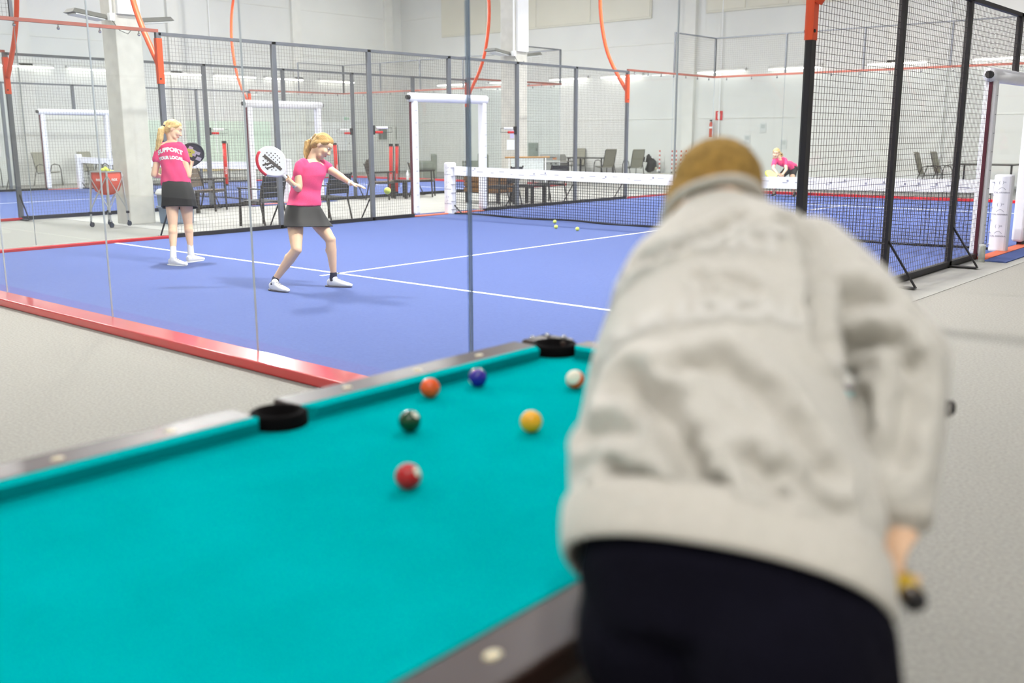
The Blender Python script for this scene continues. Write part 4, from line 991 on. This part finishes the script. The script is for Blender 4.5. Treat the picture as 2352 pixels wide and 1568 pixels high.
def player(name, label, J, hair, opts):
    J = {k: V(v) for k, v in J.items()}
    L0 = V(((J['anL'].x+J['anR'].x)/2, (J['anL'].y+J['anR'].y)/2, 0)); J = {k: v-L0 for k, v in J.items()}
    root = thing(name, label, 'person', tuple(L0))
    lat = (J['shR']-J['shL']).normalized(); hlat = (J['hipR']-J['hipL']).normalized()
    sp = (J['neck']-J['pel']).normalized(); dep = lat.cross(sp).normalized()*-1; hdep = hlat.cross(sp).normalized()*-1
    b = BB()
    Q, R = head_prims(b, J['head'], J['nose']-J['head'], J['htop']-J['head'], opts.get('hs', 1.0))
    b.cap(Q(0, -.03, -.05), .043, J['neck'], .05)
    nk = J['neck']
    tors = [(J['pel']-sp*.05, hlat*.15, hdep*.1), (J['pel'], hlat*.165, hdep*.115), (J['waist'], lerp(hlat, lat, .5)*.125, hdep*.09), (J['chest'], lat*.15, dep*.105), (lerp(J['chest'], nk, .6), lat*.15, dep*.085), (nk, lat*.06, dep*.055)]
    b.loft(tors)
    for s in 'LR':
        ha = J['ha'+s]
        b.chain([lerp(J['sh'+s], nk, .12), J['el'+s], J['wr'+s]], [.05, .037, .025])
        b.sphere(lerp(J['el'+s], J['wr'+s], .25), .038)
        kn, an, hip = J['kn'+s], J['an'+s], J['hip'+s]
        b.chain([hip, lerp(hip, kn, .5), kn], [.088, .076, .052]); b.chain([kn, lerp(kn, an, .3), an], [.05, .053, .031])
        back = (kn-(hip+an)/2); back = back.normalized() if back.length > .02 else dep
        b.sphere(lerp(kn, an, .3)-back*.014, .053); b.sphere(kn+back*.006, .05)
        b.cap(an, .031, V((an.x, an.y, .07)), .033)
    opts['hands'](b, J)
    skin_obj('body', remesh(b, .0068, 5, name='body'), SKIN, root)
    face_parts(root, Q, R, opts.get('hs', 1.0))
    # shirt
    b = BB(); k = opts.get('shirt', 1.0)
    hem = lerp(J['waist'], J['pel'], opts.get('hem', .45))
    b.loft([(hem-sp*.035, hlat*.178*k, hdep*.14*k), (hem+sp*.03, hlat*.166*k, hdep*.13*k), (lerp(J['waist'], J['chest'], .25), lerp(hlat, lat, .5).normalized()*.15*k, lerp(hdep, dep, .5).normalized()*.118*k), (J['chest'], lat*.168*k, dep*.122*k), (lerp(J['chest'], nk, .5), lat*.165*k, dep*.105*k), (lerp(J['chest'], nk, .72), lat*.115*k, dep*.088*k), (lerp(J['chest'], nk, .86), lat*.072, dep*.07)], 32)
    for s in 'LR':
        e = lerp(J['sh'+s], J['el'+s], opts.get('sleeve', .5)); b.cap(lerp(J['sh'+s], nk, .15), .06, e, .06)
        b.cap(lerp(J['sh'+s], nk, .35), .062, lerp(J['sh'+s], J['chest'], .3), .07)
    me = remesh(b, .0075, 4, name='shirt')
    # crumple folds in the cloth
    rr = random.Random(opts.get('seed', 1))
    fl = [(rr.uniform(0, 6), rr.uniform(18, 42), V((rr.uniform(-1, 1), rr.uniform(-1, 1), rr.uniform(-1.4, 1.4)))) for _ in range(7)]
    me.calc_loop_triangles() if hasattr(me, 'calc_loop_triangles') else None
    nn = [v.normal.copy() for v in me.vertices]
    for v, n_ in zip(me.vertices, nn):
        low = 1-max(0, min(1, (v.co-hem).dot(sp)/.4))
        v.co += n_*sum(math.sin(p+fr*v.co.dot(dv)) for p, fr, dv in fl)*(.0016+.0032*low)
    sh = skin_obj('shirt', me, M_PINK, root)
    # skirt or shorts
    if opts.get('skirt', True):
        b = BB(); n_ = 40; top = lerp(J['waist'], J['pel'], .25); mid = (lerp(J['hipL'], J['knL'], .28)+lerp(J['hipR'], J['knR'], .28))/2
        bot = (lerp(J['hipL'], J['knL'], .5)+lerp(J['hipR'], J['knR'], .5))/2; bot += V((0, 0, opts.get('skz', 0)))
        spread = (lerp(J['hipL'], J['knL'], .5)-lerp(J['hipR'], J['knR'], .5)); sx = max(.2, abs(spread.dot(hlat))/2+.105); sy = max(.13, abs(spread.dot(hdep))/2+.1)
        secs = [(top, hlat*.13, hdep*.095), (J['pel'], hlat*.185, hdep*.14), (mid, hlat*(sx*.95), hdep*(sy*.98)), (bot, hlat*sx*1.03, hdep*sy*1.05)]
        b.loft(secs, n_, caps=False)
        for i, v in enumerate(b.v):
            q_ = i//n_; w_ = (0, .15, .6, 1)[q_]; a = 2*PI*(i % n_)/n_; ctr = V(secs[q_][0]); v += (v-ctr)*.05*w_*math.sin(a*7+1)
        o = b.build('skirt', M_SKIRT, root, True); o.modifiers.new('s', 'SOLIDIFY').thickness = .006
        o.modifiers.new('u', 'SUBSURF').render_levels = 1
    else:
        b = BB()
        for s in 'LR': b.chain([J['hip'+s], lerp(J['hip'+s], J['kn'+s], .62)], [.105, .085])
        b.loft([(J['pel']-sp*.04, hlat*.17, hdep*.12), (lerp(J['waist'], J['pel'], .2), hlat*.15, hdep*.11)]); skin_obj('shorts', remesh(b, .01, 3, name='shorts'), M_SKIRT, root)
    for s in 'LR': shoe(root, J['he'+s], J['to'+s], sock=opts['sock'], ankle=lerp(J['an'+s], J['kn'+s], opts.get('sockh', .0)), col=opts.get('shoe'), col2=opts.get('sole'))
    # hair
    b = BB(); sc = opts.get('hs', 1.0)
    b.sphere(Q(0, -.02, .038), (.0785*sc, .093*sc, .0855*sc), 20, 14, R); b.sphere(Q(0, -.055, -.01), (.07*sc, .055*sc, .075*sc), 16, 12, R); b.sphere(Q(0, .025, .068), (.058*sc, .05*sc, .05*sc), 16, 12, R)
    for sx in (-1, 1): b.cap(Q(sx*.062, .035, .055), .018*sc, Q(sx*.066, -.045, -.01), .022*sc); b.cap(Q(sx*.066, -.045, -.01), .02*sc, Q(sx*.03, -.07, -.05), .026*sc)
    hm = remesh(b, .007, 3, name='hair'); nn = [v.normal.copy() for v in hm.vertices]
    for v, n_ in zip(hm.vertices, nn):
        l = R.transposed() @ (v.co-J['head']); v.co += n_*.0014*(math.sin(l.x*330+l.z*60)+.6*math.sin(l.z*420-l.x*90+l.y*80))
    ho = skin_obj('hair', hm, hair, root)
    if 'tie' in J and opts.get('pony', True):
        b = BB(); b.chain([Q(0, -.1, .04), J['tie'], J['pony1'], J['pony2'], J['pony3']], [.03, .022, .04, .036, .012])
        for dx in (-.012, .012): b.chain([J['tie'], J['pony1']+lat*dx, J['pony2']+lat*dx*1.6, J['pony3']+lat*dx*2+V((0, 0, dx*2))], [.016, .026, .022, .008])
        pm = remesh(b, .006, 2, name='ponytail'); nn = [v.normal.copy() for v in pm.vertices]
        for v, n_ in zip(pm.vertices, nn): v.co += n_*.002*math.sin(v.co.dot(lat)*300+v.co.z*30)
        skin_obj('ponytail', pm, hair, ho)
        d = (J['pony1']-J['tie']).normalized(); MB().cyl(J['tie']-d*.01, J['tie']+d*.012, .027, n=12).build('hair_tie', opts.get('tiem', M_BLACK), ho, True)
    return root, J, sh, dict(Q=Q, R=R, lat=lat, dep=dep, sp=sp, L0=L0)

H_BLOND = mat('hair_blond', (214, 182, 122), .6, noise=.2, scale=40); H_BLOND2 = mat('hair_dark_blond', (190, 152, 92), .6, noise=.25, scale=40)
def hands2(b, J):
    hand_grip(b, J['wrR'], J['haR'], J['rackt']-J['racke']); hand_flat(b, J['wrL'], J['haL'], lerp(J['haL'], J['fiL'], 1.15), (0, 0, 1), 1)
r2_, J2, s2, k2 = player('person', 'woman in pink shirt and black skirt swinging a racket on the court', J_p2, H_BLOND2, dict(hands=hands2, sock=mat('sock_navy', (34, 36, 60), .8), hs=1.04, seed=3, skz=.02, sleeve=.28, tiem=M_WHITE))
MB().tube([lerp(J2['elL'], J2['wrL'], .93), lerp(J2['elL'], J2['wrL'], 1.03)], .03, 14).build('wristband', M_WHITE, r2_, True)
def hands1(b, J):
    hand_grip(b, J['wrR'], J['haR'], J['rackt']-J['racke']); hand_flat(b, J['wrL'], J['haL'], J['fiL'], (0, 0, 1), -1)
r1_, J1, s1, k1 = player('person', 'woman in pink lettered shirt and black skirt standing with her back turned', J_p1, H_BLOND, dict(hands=hands1, sock=M_SHOE, sockh=.2, seed=5, hem=.5, shirt=.95, sleeve=.36, sole=M_SHOE))
bk = -k1['dep'] if (-k1['dep']).dot(CAM-k1['L0']) > 0 else k1['dep']
rgt = k1['lat']
for txt, sz, t, ar, sx in (('SUPPORT', .07, .08, 1.8, .98), ('YOUR LOCAL', .05, -.34, .6, .9)):
    c = lerp(J1['chest'], J1['neck'], t) if t > 0 else lerp(J1['chest'], J1['waist'], -t)
    print_on(s1.data, s1, txt, sz, c, rgt, k1['sp'], bk, M_WHITE, ar, sx, bold=.004)
def hands3(b, J):
    hand_grip(b, J['wrR'], J['haR'], J['rackt']-J['racke']); hand_grip(b, J['wrL'], J['haL'], J['rackt']-J['racke'])
r3_, J3, s3, k3 = player('person', 'woman in pink shirt and black shorts crouching at the far end', J_p3, H_BLOND, dict(hands=hands3, sock=M_BLACK, skirt=False, shoe=M_BLACK, sole=M_SHOE, hs=1.05))
cm = lambda c: (CAM-V(c)).normalized()
rw, RM = racket('padel_racket', 'white racket with red rim in the hitting woman\'s hand', J_p2['rackc'], J_p2['rackt'], J_p2['racke'], cm(J_p2['rackc'])+V((.0, .25, .1)), mat('racket_white', (228, 230, 232), .35), mat('racket_rim_white', (226, 226, 230), .35), 1)
MB().tube([RM @ V((.1295*math.cos(a), .1465*math.sin(a)*1, 0)) for a in [math.radians(95+8*k) for k in range(14)]], .0192, 8).build('rim_red', mat('racket_rim_red', (214, 44, 66), .35), rw, True)
for pts in ([(-.03, .1), (.0, .1), (.03, -.11), (.0, -.11)], [(-.095, .035), (-.085, .05), (-.01, .012), (-.01, -.01)], [(-.09, -.01), (-.085, .005), (.005, -.04), (.005, -.055)]):
    MB().prism(pts, .0186, .0196, RM.to_4x4()).build('emblem', mat('emblem_grey', (84, 78, 76), .5), rw)
rk2, RM = racket('padel_racket', 'black and yellow patterned racket held by the standing woman', J_p1['rackc'], J_p1['rackt'], J_p1['racke'], cm(J_p1['rackc'])+V((.3, 0, 0)), mat('racket_charcoal', (62, 62, 66), .4), mat('racket_rim_dark', (40, 40, 44), .4), 2)
rr = random.Random(4)
for k in range(16):
    a = rr.uniform(0, 6.28); r_ = rr.uniform(.02, .1); x, y = r_*math.cos(a), r_*math.sin(a); w_, h_ = rr.uniform(.02, .042), rr.uniform(.014, .034); an = rr.uniform(-.6, .6)
    MB().prism([(x-w_, y-h_*.4), (x+w_*.7, y-h_), (x+w_, y+h_*.5), (x-w_*.4, y+h_)], .0186, .0195+.0002*k, RM.to_4x4()).build('pattern', [mat('racket_lime', (214, 222, 96), .4), mat('racket_pale', (200, 196, 204), .4)][k % 2], rk2)
racket('padel_racket', 'pale yellow racket held by the crouching woman', J_p3['rackc'], J_p3['rackt'], J_p3['racke'], V((.9, .3, .6)), mat('racket_yellow', (222, 224, 150), .4), mat('racket_lime', (214, 222, 96), .4), 3)
obj('padel_ball', BALLME, None, 'yellow ball flying in front of the hitting woman', 'ball', loc=FLY)
# ---------------------------------------------------------------- pool player
M_SWEAT = mat('sweater_grey_marl', (214, 210, 202), .95, spec=.1, noise=.05, scale=90, sheen=.2, bump=.25, bscale=350)
M_RIB = mat('sweater_rib', (212, 207, 198), .95, spec=.1, noise=.05, scale=90, sheen=.2)
M_TROUS = mat('trousers_navy', (14, 13, 24), .95, spec=.1, noise=.12, scale=30)
H_BROWN = mat('hair_brown_short', (164, 130, 66), .8, noise=.35, scale=60, bump=.6, bscale=260)
def pool_player(J):
    L0 = V((13.06, -2.8, 0)); J = {k: V(v)-L0 for k, v in J.items()}
    root = thing('person', 'man in pale grey sweater and navy trousers bending over the pool table', 'person', tuple(L0))
    sp = (J['neck']-J['pel']).normalized(); lat = V((.95, .28, 0)).normalized(); back = lat.cross(sp).normalized()
    if back.z < 0: back = -back
    slat = (J['shR']-J['shL']).normalized()
    kn = {'L': V((-.03, .08, .47)), 'R': V((.2, .02, .48))}; an = {'L': V((-.03, -.04, .09)), 'R': V((.22, -.16, .09))}
    hip = {'L': V((-.07, .0, .86)), 'R': V((.1, -.01, .88))}
    # body
    b = BB()
    f = (J['nose']-J['head']).normalized(); u = (J['htop']-J['head'])
    Q, R = head_prims(b, J['head'], V((-.3, .75, -.55)), V((-.1, .5, .8)), 1.02)
    b.cap(Q(0, -.04, -.05), .056, J['neck'], .062)
    b.loft([(J['pel'], lat*.16, back*.11), (J['waist'], lat*.15, back*.085), (J['mid'], lat*.14, back*.07), (J['chest'], slat*.13, back*.06), (lerp(J['chest'], J['neck'], .6), slat*.1, back*.05), (J['neck'], slat*.06, back*.055)])
    for s in 'LR':
        b.chain([J['sh'+s], J['el'+s], J['wr'+s]], [.038, .032, .029])
        b.chain([hip[s], kn[s]], [.095, .06]); b.chain([kn[s], lerp(kn[s], an[s], .3), an[s]], [.058, .058, .036])
    cue = (J['bridge']-J['grip']).normalized()
    hand_grip(b, J['wrR'], J['haR'], cue, rad=.0095, hr=.016, flip=-1)
    hand_flat(b, J['wrL'], J['haL']+V((0, 0, .02)), J['haL']+V((.0, .12, .01)), (0, 0, 1), 1, .009)
    skin_obj('body', remesh(b, .008, 4, name='body'), SKIN, root)
    face_parts(root, Q, R, 1.02)
    # hair: short crop
    b = BB(); b.sphere(Q(0, -.018, .042), (.082, .1, .088), 22, 16, R); b.sphere(Q(0, -.06, -.012), (.07, .05, .066), 18, 12, R); b.sphere(Q(0, .03, .07), (.058, .05, .05), 16, 12, R)
    for sx in (-1, 1): b.sphere(Q(sx*.066, -.03, -.0), (.018, .04, .045), 12, 9, R)
    hm = remesh(b, .006, 2, name='hair'); rr = random.Random(8)
    for v in hm.vertices: v.co += v.normal*rr.uniform(-.002, .0035)
    skin_obj('hair', hm, H_BROWN, root)
    # trousers
    b = BB()
    b.loft([(J['pel']-sp*.09-back*.0, lat*.165, back*.135), (J['pel']+back*.012, lat*.195, back*.155), (lerp(J['pel'], J['waist'], .45), lat*.185, back*.135), (lerp(J['pel'], J['waist'], .8), lat*.15, back*.09)], 36)
    for s in 'LR':
        b.chain([hip[s]+back*.01, lerp(hip[s], kn[s], .5), kn[s], an[s]], [.118, .1, .08, .06])
        b.sphere(hip[s]+V((0, -.06, .0)), .12)
    tr = skin_obj('trousers', remesh(b, .01, 5, name='trousers'), M_TROUS, root)
    for s in 'LR':
        d = V((-.15, 1, 0)).normalized() if s == 'L' else V((.25, 1, 0)).normalized(); h_ = V((an[s].x, an[s].y-.05, 0)); shoe(root, h_, h_+d*.25, col=mat('shoe_grey', (90, 90, 94), .6), col2=M_SHOE)
    # sweater
    b = BB()
    hemc = lerp(J['pel'], J['waist'], .5)
    b.loft([(hemc-sp*.02, lat*.205, back*.155), (hemc+sp*.05, lat*.213, back*.162), (lerp(J['waist'], J['mid'], .12), lat*.213, back*.158), (lerp(J['waist'], J['mid'], .6), lerp(lat, slat, .4)*.194, back*.145), (J['mid']+sp*.04, lerp(lat, slat, .6)*.18, back*.135), (J['chest'], slat*.172, back*.12), (lerp(J['chest'], J['neck'], .45), slat*.15, back*.1), (lerp(J['chest'], J['neck'], .8), slat*.1, back*.08), (J['neck'], slat*.07, back*.068)], 44)
    b.chain([lerp(J['shR'], J['neck'], .3), J['shR'], lerp(J['shR'], J['elR'], .5), J['elR']], [.06, .076, .078, .068]); b.chain([J['elR'], lerp(J['elR'], J['wrR'], .5), lerp(J['elR'], J['wrR'], .9)], [.068, .058, .044])
    b.chain([lerp(J['shL'], J['neck'], .3), J['shL'], lerp(J['shL'], J['elL'], .5), J['elL']], [.055, .064, .068, .066]); b.chain([J['elL'], lerp(J['elL'], J['wrL'], .5), lerp(J['elL'], J['wrL'], .9)], [.068, .062, .044])
    me = remesh(b, .0075, 6, name='sweater')
    nn = [v.normal.copy() for v in me.vertices]
    segs = []
    for pts, wd, dp in FOLDS:
        P_ = [V(p)-L0 for p in pts]
        for i in range(len(P_)-1): segs.append((P_[i], P_[i+1], wd, dp, i == 0, i == len(P_)-2))
    for v, n_ in zip(me.vertices, nn):
        best = {}
        t_ = 0
        for a, c, wd, dp, st, en in segs:
            ab = c-a; k = max(0, min(1, (v.co-a).dot(ab)/ab.length_squared)); dd = (v.co-(a+ab*k)).length
            if dd < wd*3:
                g = math.exp(-(dd/wd)**2)-.45*math.exp(-((dd-wd*1.7)/(wd*.8))**2)
                if (st and k == 0) or (en and k == 1): g *= .8
                key = (wd, dp); best[key] = g*dp if abs(g*dp) > abs(best.get(key, 0)) else best[key]
        if best: t_ = max(-.042, min(.02, sum(best.values())*-1))
        p = v.co
        v.co = p+n_*(t_+.0016*math.sin(p.x*34+p.z*21)+.0014*math.sin(p.y*41-p.z*27+1))
    sw = skin_obj('sweater', me, M_SWEAT, root)
    # ribbed waistband, collar and cuffs
    for nm, secs in (('waistband', [(hemc-sp*.05, lat*.205, back*.158), (hemc-sp*.045, lat*.21, back*.163), (hemc+sp*.01, lat*.214, back*.166), (hemc+sp*.02, lat*.206, back*.158)]),
                     ('collar', [(lerp(J['neck'], Q(0, -.04, -.05), -.12), slat*.088, back*.086), (lerp(J['neck'], Q(0, -.04, -.05), .2), slat*.083, back*.08), (lerp(J['neck'], Q(0, -.04, -.05), .34), slat*.078, back*.074)])):
        bb_ = BB(); bb_.loft(secs, 48, caps=False, e=2.3); o = bb_.build(nm, M_RIB, sw, True); o.modifiers.new('s', 'SOLIDIFY').thickness = .012; o.modifiers.new('u', 'SUBSURF').render_levels = 2
    for s in 'LR': MB().tube([lerp(J['elR' if s == 'R' else 'elL'], J['wr'+s], .84), lerp(J['el'+s], J['wr'+s], .9), lerp(J['el'+s], J['wr'+s], 1.0)], [.044, .046, .042], 18).build('cuff', M_RIB, sw, True)
    mw = mat('sweater_print', (220, 217, 211), .9)
    for txt, sz, t, ar, sx in (('SUPPORT', .075, -.12, 1.4, 1.0), ('YOUR LOCAL', .055, -.8, .5, 1.0)):
        c = lerp(J['chest'], J['neck'], t) if t > 0 else lerp(J['chest'], J['mid'], -t)
        print_on(sw.data, sw, txt, sz, c-lat*.03, slat, sp, back, mw, ar, sx, bold=.004)
    # cue
    ct = thing('pool_cue', 'pool cue with dark butt held by the bending man', 'cue', tuple(J['grip']+L0))
    g = V((0, 0, 0)); e = (J['butt']-J['grip']); d = -e.normalized()
    MB().tube([e, e*.1], [.0155, .0145], 14).build('butt_sleeve', mat('cue_dark', (70, 52, 30), .3, coat=.4), ct, True)
    MB().tube([e*1.05, e], [.012, .0155], 14).build('bumper', M_BLACK, ct, True)
    MB().tube([e*.8, e*.42], [.0163, .016], 14).build('inlay', mat('cue_yellow', (198, 164, 30), .3), ct, True)
    cd_ = (J['bridge']+V((0, 0, .028))-J['grip']).normalized(); Lc = (J['bridge']-J['grip']).length
    MB().tube([e*.1, cd_*.3], [.0145, .013], 14).build('butt_wood', mat('cue_wood', (176, 134, 76), .35, coat=.4), ct, True)
    MB().tube([cd_*.3, cd_*(Lc+.2)], [.013, .0065], 12).build('shaft', mat('cue_maple', (220, 194, 146), .35), ct, True)
    MB().tube([cd_*(Lc+.2), cd_*(Lc+.22)], [.0066, .0063], 12).build('ferrule', M_WHITE, ct, True); MB().tube([cd_*(Lc+.22), cd_*(Lc+.229)], [.0062, .005], 12).build('tip', mat('tip_blue', (40, 70, 150), .8), ct, True)
pool_player(J_man)
